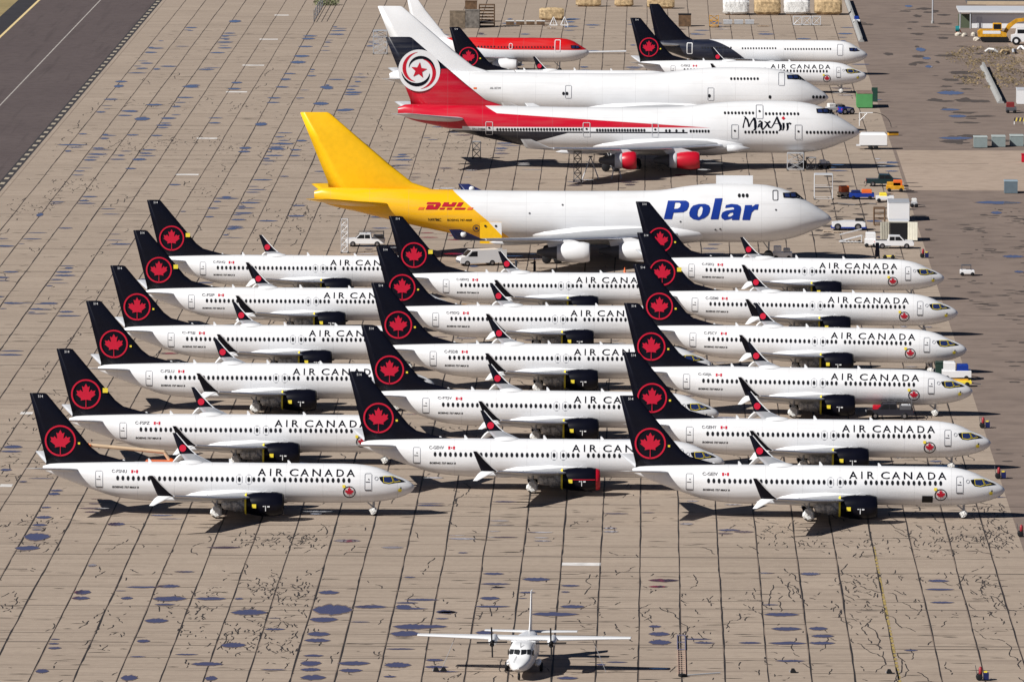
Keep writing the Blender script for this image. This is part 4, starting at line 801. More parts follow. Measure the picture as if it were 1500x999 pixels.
# ---------------------------------------------------------------- ground vehicles and equipment
def vehicle(name, label, cat, loc, rz, L, W, prof, body, glass, wheels, wr=.38, extra=None, group=None, lights=True):
    """prof: side outline (x forward, z); glass: side window outlines; wheels: x positions"""
    t = thing(name, label, cat, loc, rz, group); b = MB().prism(prof, -W/2, W/2).build('body', body, t)
    md = b.modifiers.new('bevel', 'BEVEL'); md.width = .06; md.segments = 2; md.limit_method = 'ANGLE'
    for g in glass:
        for s in (-1, 1):
            y0 = s*(W/2+.012); o = MB().add([(x, y0, z) for x, z in g], [tuple(range(len(g)))]).build('window', GLASS, t)
    for x in wheels:
        for s in (-1, 1):
            q = MB().wheel(x, s*(W/2-.08), wr, wr, .24).build('wheel', BLACK, t); MB().cyl((x, s*(W/2-.08)-.13, wr), (x, s*(W/2-.08)+.13, wr), wr*.5, n=10).build('rim', METAL, q)
    if lights:
        for s in (-1, 1): MB().box(L/2-.02, L/2+.03, s*W*.36-.14, s*W*.36+.14, .7, .88).build('headlight', WHITE, t); MB().box(-L/2-.03, -L/2+.02, s*W*.38-.1, s*W*.38+.1, .75, 1.0).build('tail_light', RED, t)
    return t
def pickup(label, loc, rz, col, rack=False, sc_=1):
    L = 5.3; P = [(-2.65, .45), (2.6, .42), (2.65, .75), (2.5, 1.02), (1.35, 1.12), (.75, 1.75), (-.75, 1.78), (-.9, 1.1), (-2.65, 1.1)]
    t = vehicle('pickup_truck', label, 'pickup truck', loc, rz, L, 1.9, P, col, [[(1.15, 1.13), (.68, 1.66), (.1, 1.66), (.1, 1.13)], [(.02, 1.13), (.02, 1.66), (-.65, 1.66), (-.7, 1.13)]], (1.65, -1.65))
    MB().add([(1.32, -.8, 1.14), (1.32, .8, 1.14), (.78, .72, 1.7), (.78, -.72, 1.7)], [(0, 1, 2, 3)]).xf(Matrix.Translation((.02, 0, .02))).build('windscreen', GLASS, t)
    MB().box(-2.55, -.98, -.78, .78, 1.09, 1.12).build('load_bed', DGREY, t)
    if rack:
        r = MB()
        for y in (-.85, .85): r.path([(-2.5, y, 1.1), (-2.5, y, 2.05), (.9, y, 2.05)], .04); r.box(-2.4, -1.1, y-.12, y+.12, 1.1, 1.55)
        for x in (-2.5, -1.6, -.7, .2): r.cyl((x, -.85, 2.05), (x, .85, 2.05), .035, n=6)
        r.build('ladder_rack', DGREY, t)
    return t
def van(label, loc, rz, col):
    P = [(-2.75, .42), (2.65, .4), (2.75, .8), (2.6, 1.15), (1.9, 1.3), (1.1, 2.1), (-2.7, 2.15), (-2.78, 1.2)]
    t = vehicle('cargo_van', label, 'van', loc, rz, 5.5, 2.0, P, col, [[(1.65, 1.3), (1.05, 1.95), (.35, 1.97), (.35, 1.28)]], (1.75, -1.7))
    MB().add([(1.88, -.85, 1.34), (1.88, .85, 1.34), (1.14, .8, 2.05), (1.14, -.8, 2.05)], [(0, 1, 2, 3)]).xf(Matrix.Translation((.03, 0, .02))).build('windscreen', GLASS, t)
    MB().box(-3.7, -2.8, -1.02, -.96, .5, 2.1).box(-3.7, -2.8, .96, 1.02, .5, 2.1).build('rear_door', col, t)
    MB().box(2.6, 2.82, -.8, .8, .5, .75).build('bumper', DGREY, t); return t
def container(label, loc, rz, L, W, H, col, roofcol=None, doors=True, name='shipping_container', cat='container', ribs=True, side=None):
    t = thing(name, label, cat, loc, rz); b = MB().box(-L/2, L/2, -W/2, W/2, .12, H)
    if ribs:
        n = int(L/.35)
        for i in range(n): x = -L/2+(i+.5)*L/n; b.box(x-.07, x+.07, -W/2-.05, -W/2+.01, .2, H-.1); b.box(x-.07, x+.07, W/2-.01, W/2+.05, .2, H-.1)
    b.build('box', col, t)
    MB().box(-L/2-.03, L/2+.03, -W/2-.06, W/2+.06, H-.02, H+.08, .03).build('roof', roofcol or col, t)
    if doors:  # doors at -x; a black panel paints the shade inside the container
        MB().box(-L/2-.03, -L/2+.02, -W/2+.12, W/2-.12, .25, H-.15).build('inside_shade_panel', BLACK, t)
        for s in (-1, 1):
            d = MB().box(0, W/2, -.04, .04, .15, H-.05)
            for i in range(5): d.box(.08+i*W/11, .14+i*W/11, -.07, .07, .2, H-.1)
            M = Matrix.Translation((-L/2-.04, s*W/2, 0)) @ Matrix.Rotation(R(-90 if s < 0 else 90)+s*R(18), 4, 'Z'); d.xf(M).build('door', side or col, t)
    return t
def crate(name, label, cat, loc, rz, L, W, H, col, top=None, group=None, b=.08):
    t = thing(name, label, cat, loc, rz, group=group); MB().box(-L/2, L/2, -W/2, W/2, 0.05, H, b).build('body', col, t)
    MB().box(-L/2-.06, L/2+.06, -W/2-.06, W/2+.06, H-.02, H+.1, .04).build('lid', top or col, t)
    MB().box(-L/2+.1, L/2-.1, -W/2-.03, -W/2-.01, .3, H-.3).build('front_panel', top or LGREY, t) if False else None
    return t
def frame_stand(name, label, cat, loc, rz, L, W, H, col, levels=3, group=None, cross=True, r=.05, wheels=True):
    t = thing(name, label, cat, loc, rz, group=group); m = MB()
    for x in (-L/2, L/2):
        for y in (-W/2, W/2): m.cyl((x, y, .1), (x, y, H), r, n=6)
    for k in range(levels+1):
        z = .15+(H-.15)*k/levels
        for y in (-W/2, W/2): m.cyl((-L/2, y, z), (L/2, y, z), r*.8, n=6)
        for x in (-L/2, L/2): m.cyl((x, -W/2, z), (x, W/2, z), r*.8, n=6)
        if cross and k < levels:
            z2 = .15+(H-.15)*(k+1)/levels
            for y in (-W/2, W/2): m.cyl((-L/2, y, z), (L/2, y, z2), r*.7, n=6); m.cyl((L/2, y, z), (-L/2, y, z2), r*.7, n=6)
    m.build('frame', col, t)
    if wheels:
        for x in (-L/2, L/2):
            for y in (-W/2, W/2): MB().wheel(x, y, .12, .12, .08).build('castor', BLACK, t)
    MB().box(-L/2, L/2, -W/2, W/2, H, H+.06).build('platform', col if not cross else GREY, t); return t
def cart(name, label, cat, loc, rz, L, W, H, body, deck=None, load=None, group=None):
    t = thing(name, label, cat, loc, rz, group=group); MB().box(-L/2, L/2, -W/2, W/2, .35, .35+H*.35, .05).build('chassis', body, t)
    for x in (-L*.33, L*.33):
        for s in (-1, 1): MB().wheel(x, s*(W/2-.05), .28, .28, .18).build('wheel', BLACK, t)
    MB().cyl((L/2, 0, .4), (L/2+1.1, 0, .25), .05).build('drawbar', DGREY, t)
    if load:
        for i, (x0, x1, z, m) in enumerate(load): MB().box(x0*L, x1*L, -W*.42, W*.42, .35+H*.35, .35+H*.35+z, .1).build('load', m, t)
    return t
def extinguisher(label, loc, rz=0):
    t = thing('extinguisher_cart', label, 'extinguisher cart', loc, rz, group='wheeled fire extinguishers beside the noses')
    MB().lathe([(.0, .0), (.02, .17), (.85, .17), (1.0, .08), (1.03, 0)], (0, 0, .2), 'z', 14).build('cylinder', mat('faded_extinguisher', (.3, .02, .03), .5), t)
    for s in (-1, 1): MB().wheel(-.1, s*.33, .3, .3, .1).build('wheel', BLACK, t)
    MB().path([(-.3, -.2, .4), (-.45, -.2, 1.3), (-.45, .2, 1.3), (-.3, .2, .4)], .03).build('handle', DGREY, t)
    MB().box(.25, .75, -.25, .25, .1, .7, .05).build('cover_box', NBLUE, t); MB().box(.3, .6, -.2, .2, .7, .82).build('yellow_lid', YEL, t); return t
def person(label, loc, rz, top=CLOTH, arm=.3):
    bm = bmesh.new(); P = {'pel': (0, 0, .95, .15, .11), 'sp': (0, 0, 1.2, .15, .1), 'ch': (0, 0, 1.38, .19, .12), 'nk': (.01, 0, 1.5, .06, .06), 'hd': (.03, 0, 1.6, .09, .1), 'top': (.03, 0, 1.72, .08, .09)}
    for s, n in ((-1, 'l'), (1, 'r')):
        P[n+'hip'] = (0, s*.1, .9, .1, .1); P[n+'kn'] = (.04*s, s*.12, .5, .07, .07); P[n+'an'] = (-.02+.04*s, s*.13, .09, .045, .045); P[n+'to'] = (.14+.04*s, s*.14, .05, .04, .035)
        P[n+'sh'] = (0, s*.2, 1.42, .065, .065); P[n+'el'] = (.02+arm*.15, s*.27, 1.15, .045, .045); P[n+'wr'] = (.1+arm*.6, s*.24, 1.0+arm*.35, .03, .03); P[n+'ha'] = (.18+arm*.65, s*.22, .98+arm*.38, .035, .02)
    E = [('pel', 'sp'), ('sp', 'ch'), ('ch', 'nk'), ('nk', 'hd'), ('hd', 'top')]
    for n in 'lr': E += [('pel', n+'hip'), (n+'hip', n+'kn'), (n+'kn', n+'an'), (n+'an', n+'to'), ('ch', n+'sh'), (n+'sh', n+'el'), (n+'el', n+'wr'), (n+'wr', n+'ha')]
    V = {k: bm.verts.new(v[:3]) for k, v in P.items()}; bm.verts.ensure_lookup_table()
    for a, b in E: bm.edges.new((V[a], V[b]))
    me = bpy.data.meshes.new('body'); bm.to_mesh(me); bm.free(); me.materials.append(SKIN)
    o = bpy.data.objects.new('person', me); COL.objects.link(o); o.location = (loc[0], loc[1], .02); o.rotation_euler = (0, 0, R(rz))
    o.modifiers.new('skin', 'SKIN'); o.modifiers.new('sub', 'SUBSURF').levels = 1
    me.skin_vertices.new(name='') if not me.skin_vertices else None
    for i, (k, v) in enumerate(P.items()): me.skin_vertices[0].data[i].radius = (v[3], v[4])
    me.skin_vertices[0].data[0].use_root = True; tag(o, label, 'person')
    j = MB().loft([[(r*.72*math.cos(a), r*math.sin(a), z) for a in [2*PI*i/14 for i in range(14)]] for z, r in ((.88, .2), (1.1, .2), (1.3, .24), (1.43, .23), (1.5, .1))]).build('jacket', top, o)
    tr_ = MB()
    for s in (-1, 1): tr_.cyl((.04*s, s*.125, .1), (.04*s, s*.12, .5), .085, .1); tr_.cyl((.04*s, s*.12, .5), (0, s*.1, .95), .1, .13)
    tr_.build('trousers', CLOTH, o)
    for s in (-1, 1): MB().path([(0, s*.21, 1.43), (.02+arm*.15, s*.275, 1.15), (.09+arm*.55, s*.245, 1.0+arm*.32)], .065, 8).build('sleeve', top, o)
    MB().lathe([(0, .115), (.06, .11), (.1, .06), (.11, 0)], (.01, 0, 1.66), 'z', 12).build('hair', HAIR, o); return o

pickup('white pickup truck with ladder rack parked under the yellow tail of the freighter', (-38.75, 274.62), 180, WHITE, True)
van('white van with open rear doors under the freighter beside a black fin', (-22.93, 249.62), 198, WHITE)
frame_stand('tail_support', 'tall black and white lattice stand under the yellow freighter tail', 'support stand', (-41.18, 265.18), 0, .9, .9, 4.6, LGREY, 5)
frame_stand('tail_support', 'dark tripod stand on the ground below the red jumbo tail', 'support stand', (-26.51, 409.76), 0, 1.2, 1.2, 2.6, DGREY, 2)
frame_stand('scissor_stand', 'tall narrow scissor stand under the left red engine of the red and white jumbo', 'scissor lift', (-10.83, 372.89), 0, 1.1, 1.1, 4.4, DGREY, 4)
for i, pos in enumerate(((-8.95, 376.31), (-5.12, 377.62))):
    t = thing('engine_trestle', ('inverted V trestle right of the scissor stand', 'small trestle ladder directly under the left red engine')[i], 'trestle', pos, 0)
    m = MB()
    for y in (-.5, .5): m.path([(-1.2+.5*i, y, .05), (0, y, 3.3), (1.2-.5*i, y, .05)], .07)
    m.cyl((0, -.5, 3.3), (0, .5, 3.3), .07); m.build('leg_frame', LGREY, t); MB().box(-.3, .3, -.6, .6, 3.28, 3.4).build('head_plate', DGREY, t)
frame_stand('access_scaffold', 'grey tube scaffold in front of the blue lettered freighter, right of its cockpit', 'scaffold', (24.85, 346.48), 0, 2.6, 2.6, 3.6, LGREY, 2, cross=False)
frame_stand('access_scaffold', 'bluish lattice scaffold left of the plain white jumbo tail', 'scaffold', (-47.96, 618.06), 0, 2.4, 2.4, 4.2, GREY, 4)
frame_stand('dock_stand', 'grey dock stand by the nose wheels of the red and white jumbo', 'service stand', (21.59, 392.48), 0, 2.4, 1.8, 2.6, GREY, 2)
frame_stand('service_stand', 'tall dark service stand beside the nose of the fourth right column jet', 'service stand', (33.03, 130.42), 0, .7, 1.0, 3.6, NAVY, 4)
frame_stand('pallet_rack', 'brown timber rack left of the white container', 'rack', (31.88, 307.88), 0, 1.5, 2.2, 2.4, BROWN, 3, cross=False, r=.09, wheels=False)
frame_stand('steel_rack', 'dark steel shelving tower at the right end of the stacked crates', 'rack', (-30.49, 685.68), 0, 2.8, 2.0, 4.1, BROWN, 7, cross=False, r=.1, wheels=False)

def tug(label, loc, rz, col, sk, L=4.6, W=2.3):
    P = [(-L/2, .35), (L/2, .35), (L/2, 1.05), (L*.1, 1.25), (-L*.42, 1.25), (-L/2, 1.1)]
    t = vehicle('tow_tractor', label, 'tow tractor', loc, rz, L, W, P, col, [], (L*.33, -L*.28), .5)
    MB().box(-L/2-.15, L/2+.15, -W/2-.03, W/2+.03, .3, .5).build('skirt', sk, t); MB().box(-L*.1, L*.25, -W/2-.02, -W/2+.01, .62, 1.02).build('grille', GREY, t)
    MB().box(-L*.46, -L*.2, -.5, .5, 1.25, 1.6, .1).build('seat', BLACK, t); return t
tug('long white tow tractor with blue skirt under the freighter nose', (27.43, 300.77), 180, WHITE, BLUE)
container('white ribbed container with grey roof, standing behind the open one', (34.78, 316.01), -90, 5.8, 2.9, 2.6, WHITE, GREY, False)
container('pale container with both doors swung open onto a black panel for the shade inside', (33.93, 286.56), 90, 3.0, 2.6, 2.7, mat('cream_paint', (.68, .66, .56), .5), WHITE, True)
container('green container with brown roof and one dark door open beside the white jumbo nose', (34.82, 509.11), 90, 6.0, 2.5, 2.4, GREEN, mat('rusty_roof', (.3, .2, .16), .8, var=.3), False)
t = thing('loading_hatch', 'dark green door panel hinged open beside the green container', 'door panel', (36.75, 518.81), 0); MB().box(-.5, .5, -.06, .06, .05, 2.4).build('panel', mat('dark_green', (.01, .05, .035), .5), t)
tank = thing('tank_trailer', 'white rounded box trailer just below the red and white jumbo nose', 'trailer', (34.19, 429.52), 0)
MB().box(-2.1, 2.1, -1.1, 1.1, .7, 2.6, .35).build('tank', WHITE, tank); MB().box(-2.6, 2.2, -.5, .5, .5, .72).build('chassis', LGREY, tank)
for x in (-.4, .4):
    for s in (-1, 1): MB().wheel(x, s*1.0, .36, .36, .25).build('wheel', BLACK, tank)
af = thing('tube_gantry', 'white tube frame with curved hose between the green container and the white trailer', 'tube frame', (34.29, 470.68), 0); m = MB()
m.path([(-1.2, 0, .1), (-1.2, 0, 2.2), (.9, 0, 2.2)], .08).path([(-1.2, 0, .9), (0, 0, 2.1)], .07).path([(-.3, 0, 2.1), (-.5, 0, 1.2)], .05); m.build('frame', WHITE, af)
MB().path([(.9+2.9*math.sin(a*PI/16), -1.5+1.5*math.cos(a*PI/16), 2.2*math.cos(a*PI/16)+.05) for a in range(9)], .05).build('hose', BLACK, af)
tug('small blue tug between the two jumbo noses', (31.46, 494.11), 30, BLUE, NBLUE, 2.2, 1.5)
cart('equipment_cart', 'low blue cart with red topped load right of the scaffold', 'cart', (30.37, 346.75), 180, 3.6, 1.8, 1.6, BLUE, load=[(-.4, 0, .5, ORANGE), (.05, .42, .35, NBLUE)])
cart('equipment_cart', 'white cart in front of the dark pickup', 'cart', (33.60, 342.68), 0, 2.6, 1.5, 1.5, WHITE, load=[(-.3, .1, .45, YEL)])
pickup('dark green pickup truck parked behind the yellow loader', (34.18, 367.39), 0, mat('dark_teal', (.01, .03, .035), .3))
cart('belt_loader', 'low yellow and orange machine beside the dark pickup', 'ground equipment', (35.53, 358.76), 0, 2.6, 1.4, 1.6, DYEL, load=[(-.45, .3, .5, DYEL), (-.1, .4, .8, ORANGE)])
cart('generator_cart', 'cream and orange ground unit right of the scaffold', 'generator', (27.85, 348.75), 20, 1.5, 1.4, 1.4, mat('cream_unit', (.6, .5, .35), .6), load=[(-.4, .4, .9, ORANGE)])
crate('junk_pile', 'yellow and black odds and ends right of the white trailer', 'equipment', (37.95, 454.35), 15, 1.6, .8, .5, DYEL, BLACK)
def stairs(label, loc, rz, col, L=3.4, H=2.2):
    t = thing('boarding_stairs', label, 'stairs', loc, rz); m = MB()
    for s in (-1, 1): m.path([(-L/2, s*.5, .2), (L/2, s*.5, H), (L/2, s*.5, .1)], .06); m.path([(-L/2, s*.5, 1.1), (L/2, s*.5, H+.9)], .04); m.cyl((-L/2, s*.5, .15), (L/2, s*.5, .15), .06)
    for k in range(9): f = k/8; m.box(-L/2+f*L-.12, -L/2+f*L+.12, -.48, .48, .2+f*(H-.2)-.03, .2+f*(H-.2)+.02)
    m.build('steps', col, t)
    for x in (-L*.35, L*.4): MB().wheel(x, .45, .18, .18, .1).wheel(x, -.45, .18, .18, .1).build('wheel_pair', BLACK, t)
    return t
stairs('low grey steps lying left of the white service truck', (27.29, 282.43), 0, LGREY, 3.0, 1.0)
pickup('white service pickup in front of the open container', (33.04, 275.16), 0, WHITE)
cart('equipment_cart', 'white square cart beside the grey steps', 'cart', (29.85, 276.89), 0, 1.6, 1.4, 2.2, WHITE, load=[(-.42, .42, .9, WHITE)])
cart('tow_bar_cart', 'yellow wheeled tow bar behind the rearmost right column jet', 'tow bar', (31.89, 260.31), 0, 1.6, .5, .4, YEL)
cart('ballast_block', 'dark post and weight at the end of the freighter shadow', 'post', (30.33, 260.23), 90, .8, .6, 2.5, NAVY, load=[(-.3, .3, 1.0, NAVY)])
gc = thing('utility_cart', 'small white golf cart alone on the taxiway', 'golf cart', (41.61, 239.27), 0); MB().box(-1.0, .9, -.6, .6, .3, .8, .1).build('body', WHITE, gc); MB().box(-.8, .5, -.6, .6, 1.35, 1.42, .03).build('canopy', DGREY, gc)
m = MB()
for x in (-.75, .45):
    for y in (-.55, .55): m.cyl((x, y, .8), (x, y, 1.35), .03, n=6)
m.build('canopy_post', DGREY, gc)
for x in (-.7, .65):
    for s in (-1, 1): MB().wheel(x, s*.55, .25, .25, .15).build('wheel', BLACK, gc)
for lb, pos in (('red extinguisher cart above the rearmost right column nose', (36.52, 262.35)), ('red extinguisher cart beyond the nose of the second jet in the right column', (37.15, 72.79)),
                   ('red extinguisher cart by the nose of the front right jet', (37.07, 28.19)), ('red extinguisher cart cut by the right frame edge below the front right jet', (37.44, -18.05)), ('red extinguisher cart with dark box at the bottom right corner', (29.58, -114.35))):
    extinguisher(lb, pos)
G1 = 'grey concrete blocks beside the taxiway'
for i, (px, lb) in enumerate((((50.87, 434.01), 'leftmost grey concrete block of the three beside the pale taxiway'), ((53.72, 435.37), 'middle grey concrete block of the three beside the pale taxiway'), ((56.58, 436.73), 'rightmost grey concrete block of the three beside the pale taxiway'))):
    crate('concrete_block', lb, 'block', px, 0, 2.05, 2.6, 1.6, mat('blue_grey_block', (.22, .27, .27), .7), mat('pale_block', (.4, .45, .44), .7), G1)
crate('utility_shed', 'blue grey metal hut on the pale taxiway at the right edge', 'hut', (52.31, 357.43), 0, 1.9, 2.2, 1.75, mat('blue_grey_hut', (.12, .16, .19), .5), mat('hut_roof', (.3, .38, .43), .4))
crate('red_cabinet', 'red cabinet cut by the right frame edge', 'cabinet', (56.48, 408.08), 0, .8, .8, 1.2, RED)
crate('site_cabin', 'white cabin at the right frame edge below the scrub', 'cabin', (61.51, 517.37), 0, 2.9, 4, 2.4, WHITE, LGREY)
cart('dark_compressor', 'dark red compressor beside the white cabin', 'compressor', (58.34, 498.19), 0, 1.7, 1.3, 1.8, DGREY, load=[(-.45, .3, .8, mat('dark_red', (.2, .02, .02), .5))])
b = thing('striped_barrier', 'yellow and black striped barrier at the right edge', 'barrier', (58.70, 475.82), 0)
for i in range(6): MB().prism([(-.9+i*.3, .5), (-.75+i*.3, .5), (-.6+i*.3, 1.1), (-.75+i*.3, 1.1)], -.05, .05).build('stripe_panel', YEL if i % 2 else BLACK, b)
MB().path([(-.8, -.3, .03), (-.8, 0, .55), (-.8, .3, .03)], .05).path([(.8, -.3, .03), (.8, 0, .55), (.8, .3, .03)], .05).build('leg', WHITE, b)
# barriers
def barrier(label, a, b_, h, wd, m, name='concrete_barrier'):
    dx, dy = b_[0]-a[0], b_[1]-a[1]; L = math.hypot(dx, dy); t = thing(name, label, 'barrier', ((a[0]+b_[0])/2, (a[1]+b_[1])/2), math.degrees(math.atan2(dy, dx)))
    n = max(1, int(L/6))
    for i in range(n):
        x0 = -L/2+i*L/n+.06; x1 = -L/2+(i+1)*L/n-.06
        q = MB().loft([[(x, -wd/2, 0), (x, -wd/2, .15), (x, -wd*.18, h*.5), (x, -wd*.15, h), (x, wd*.15, h), (x, wd*.18, h*.5), (x, wd/2, .15), (x, wd/2, 0)] for x in (x0, x1)], smooth=False).build('barrier_block', m, t)
    return t
barrier('line of grey concrete barriers running away at the apron edge behind the navy tailed jet', (37.76, 758.86), (37.90, 652.18), .95, 1.0, CONC)
barrier('line of grey concrete barriers beside the dry scrub', (57.56, 594.20), (57.46, 517.15), .9, 1.1, CONC)
cart('survey_cart', 'small blue and white cart right of the grey barriers', 'cart', (38.11, 696.65), 0, 1.2, .9, 1.6, WHITE, load=[(-.4, .3, .6, BLUE)])
# wrapped cargo bundles in the back row
def bundle(label, loc, W, D, H, mats, group, rz=0):
    t = thing('wrapped_bundle', label, 'wrapped load', loc, rz, group); random.seed(int(loc[0]*10)); n = 22; rings = []
    for i in range(13):
        f = i/12; e = .78+.22*math.sin(PI*min(1, max(0, f)))**.4; x = -W/2+W*f
        rings.append([(x+random.uniform(-.05, .05), D/2*e*max(-1, min(1, 1.25*math.cos(2*PI*k/n)))+random.uniform(-.06, .06), max(.12, H*.5+.1+H/2*e*max(-1, min(1, 1.25*math.sin(2*PI*k/n)))+random.uniform(-.06, .06))) for k in range(n)])
    MB().loft(rings, smooth=False).build('tarpaulin', mats[0], t)
    if mats[1]: MB().loft([[(x, p[1]*1.02, p[2]*1.02-.02 if h_ else p[2]*1.02) for p in rings[6] if p[2] > H*.45] for x, h_ in ((-W*.42, 0), (W*.42, 0))], caps=False, smooth=False).build('cover_band', mats[1], t)
    MB().box(-W*.4, W*.4, -D*.4, D*.4, .02, .18).build('pallet_base', BROWN, t); return t
BG = 'wrapped loads in a row at the back'
bundle('white tarpaulin load with tan band, leftmost of the four wrapped loads at the back', (15.88, 720.38), 4.9, 3.6, 2.9, (WRAP, None), BG)
bundle('tan tarpaulin load with white edge, second from the left of the four wrapped loads', (21.81, 720.73), 5.0, 3.6, 2.9, (TAN, None), BG)
bundle('white and tan tarpaulin load, third from the left of the four wrapped loads', (27.36, 721.05), 4.9, 3.6, 2.9, (WRAP, None), BG)
bundle('tan tarpaulin load, rightmost of the four wrapped loads near the barriers', (33.29, 721.40), 5.2, 3.6, 2.9, (TAN, None), BG)
for k_, q in enumerate(((15.88, 720.38), (27.36, 721.05))):
     o = thing('tan_sheet', ('tan sheet strapped over the leftmost white load', 'tan sheet strapped over the third wrapped load')[k_], 'sheet', (*q, 2.95), 0); MB().box(-2.1, 2.1, -1.2, .6, .0, .12, .04).build('sheet', TAN, o); MB().box(-1.9, -1.8, -1.25, .65, .0, .14).build('strap', BLACK, o)
bundle('tan wrapped engine on white trestles left of the navy tailed jet', (-18.73, 703.97), 4.6, 2.4, 2.2, (TAN, None), None)
bundle('tan wrapped load in a yellow frame at the top edge', (-12.13, 740.82), 4.8, 2.2, 1.8, (TAN, None), None)
bundle('small tan wrapped load in a frame at the top edge', (-5.34, 741.23), 3.6, 2.0, 1.7, (TAN, None), None)
bundle('tan wrapped load behind the navy tail at the top edge', (1.71, 736.06), 5.2, 2.2, 1.9, (TAN, None), None)
for i, pos in enumerate(((-18.18, 689.88), (-16.15, 690.00))):
    t = thing('white_trestle', ('left white A frame trestle before the wrapped engine', 'right white A frame trestle before the wrapped engine')[i], 'trestle', pos, 0)
    MB().path([(-.7, 0, .05), (0, 0, 1.6), (.7, 0, .05), (-.7, 0, .05)], .09).build('triangle', WHITE, t); MB().path([(0, 0, 1.55), (0, 1.0, .05)], .07).build('brace', WHITE, t)
for i, (pos, L, W, H, m) in enumerate((((-35.87, 683.63), 2.8, 2.0, 3.0, mat('dull_brown', (.22, .17, .12), .9, var=.3)), ((-33.10, 683.79), 2.6, 2.2, 3.2, mat('dull_grey', (.2, .18, .16), .9, var=.3)), ((-33.66, 697.78), 2.2, 1.6, 3.9, BROWN))):
    crate('stacked_crate', ('brown crate at the left end of the stack behind the red topped jet', 'grey brown crate in the middle of the stack', 'tall dark crate behind the crate stack')[i], 'crate', pos, 0, L, W, H, m)
for i in range(4):
    crate('small_pallet', ('leftmost small pallet right of the steel rack', 'second small pallet right of the steel rack', 'third small pallet right of the steel rack', 'rightmost small pallet before the white trestles')[i], 'pallet', ((-26.29, 691.17), (-24.40, 691.27), (-22.50, 691.38), (-20.60, 691.49))[i], 0, 1.5, .9, .7, BROWN, WRAP, 'small pallets in a row')
crate('dark_crate', 'dark open crate behind the navy tailed jet', 'crate', (6.10, 689.54), 0, 2.3, 2, 2.2, BROWN, BLACK)
for i in range(3):
    crate('metal_box', ('left', 'middle', 'right')[i]+' low grey box in front of the leftmost wrapped load', 'box', ((14.11, 695.26), (16.14, 695.38), (18.17, 695.49))[i], 0, 1.6, 1.0, .7, GREY, LGREY, 'low grey boxes before the wrapped loads')
for i in range(3):
    frame_stand('tube_trestle', ('left', 'middle', 'right')[i]+' grey crossed tube trestle before the wrapped loads', 'trestle', ((27.00, 692.49), (28.77, 692.59), (30.55, 692.70))[i], 0, 1.5, 1, 1.7, LGREY, 1, 'crossed tube trestles', r=.06)
frame_stand('yellow_stand', 'yellow work stand left of the grey boxes', 'service stand', (11.52, 688.10), 0, 1.6, 1.2, 2.2, DYEL, 2)
cart('parts_cart', 'jumbled cart between the far maple leaf jet and the plain jumbo nose', 'cart', (29.67, 498.02), 20, 2.6, 1.5, 1.5, GREY, load=[(-.4, 0, .6, WRAP), (.1, .4, .4, DGREY)])
# lamp pole, fence and shrub at the top
t = thing('light_pole', 'slim grey light pole on the far taxiway', 'pole', (52.28, 699.23), 0); MB().cyl((0, 0, 0), (0, 0, 13), .16, .1).build('post', GREY, t); MB().box(-.9, .9, -.15, .15, 12.6, 12.9).build('lamp_head', LGREY, t); MB().cyl((0, 0, 0), (0, 0, .5), .3).build('base', CONC, t)
t = thing('wire_fence', 'grey post fence running away at the top left of the apron', 'fence', (-62.84, 696.09), 90)
for i in range(9): MB().cyl((i*8, 0, 0), (i*8, 0, 2.2), .09, n=6).build('post', DGREY, t)
for z in (.4, 1.2, 2.1): MB().cyl((0, 0, z), (64, 0, z), .05, n=5).build('rail', GREY, t)
def shrub(label, loc, r, h, n, m):
    t = thing('dry_bush', label, 'bush', loc, 0); random.seed(n); b = MB()
    for i in range(n):
        a = random.uniform(0, 2*PI); q = random.random()**.5*r; z = random.uniform(.05, h)*(1-.5*q/r); c = Vector((q*math.cos(a), q*math.sin(a), z)); s = random.uniform(.06, .16)
        u = Vector((random.gauss(0, 1), random.gauss(0, 1), random.gauss(0, 1))).normalized(); v = u.orthogonal().normalized(); b.add([c-u*s, c+v*s, c+u*s, c-v*s], [(0, 1, 2, 3)])
    b.build('foliage', m, t, recalc=False); st = MB()
    for i in range(7): a = random.uniform(0, 2*PI); st.cyl((0, 0, 0), (r*.6*math.cos(a), r*.6*math.sin(a), h*.7), .03, .01, 5)
    st.build('stem', BROWN, t); return t
shrub('grey green bush beside the far fence', (-62.34, 741.59), 2.6, 1.8, 700, mat('grey_green', (.22, .24, .12), .9, var=.3))
# far right: building, excavator, scrub
def building():
    t = thing('workshop_building', 'white workshop with flat overhanging roof behind the excavator', 'building', (65.64, 687.74), 0)
    MB().box(-6.5, 14, 0, 10, 0, 3.0).build('wall', WHITE, t); MB().box(-9, 15, -1.6, 11, 3.0, 3.35).build('roof', WHITE, t)
    MB().box(-6.4, 14, -.06, -.01, 2.4, 2.52).build('gutter', LGREY, t); MB().box(-5.6, -4.6, -.05, 0, .1, 2.1).build('door', LGREY, t)
    for x in (-8.7, -6.8): MB().cyl((x, -1.3, 0), (x, -1.3, 3), .12).build('porch_post', GREY, t)
    MB().box(-8.9, -6.7, .5, 3, 0, 2.4).build('store_cupboard', mat('dull_green', (.08, .1, .06), .7), t)
    t = thing('glazed_office', 'long dark glazed building at the top right corner', 'building', (67.65, 751.17), 0)
    MB().box(-7, 16, 0, 12, 0, 4).build('wall', DGREY, t)
    for i in range(8): MB().box(-6.8+i*2.9, -4.1+i*2.9, -.04, 0, .9, 3.7).build('window', NBLUE, t)
    MB().box(-7.2, 16.2, -.3, 12.2, 4, 4.3).build('roof', WHITE, t); MB().box(-7, 16, -.5, 0, 0, .6).build('plinth', mat('pale_plinth', (.5, .4, .28), .8), t)
building()
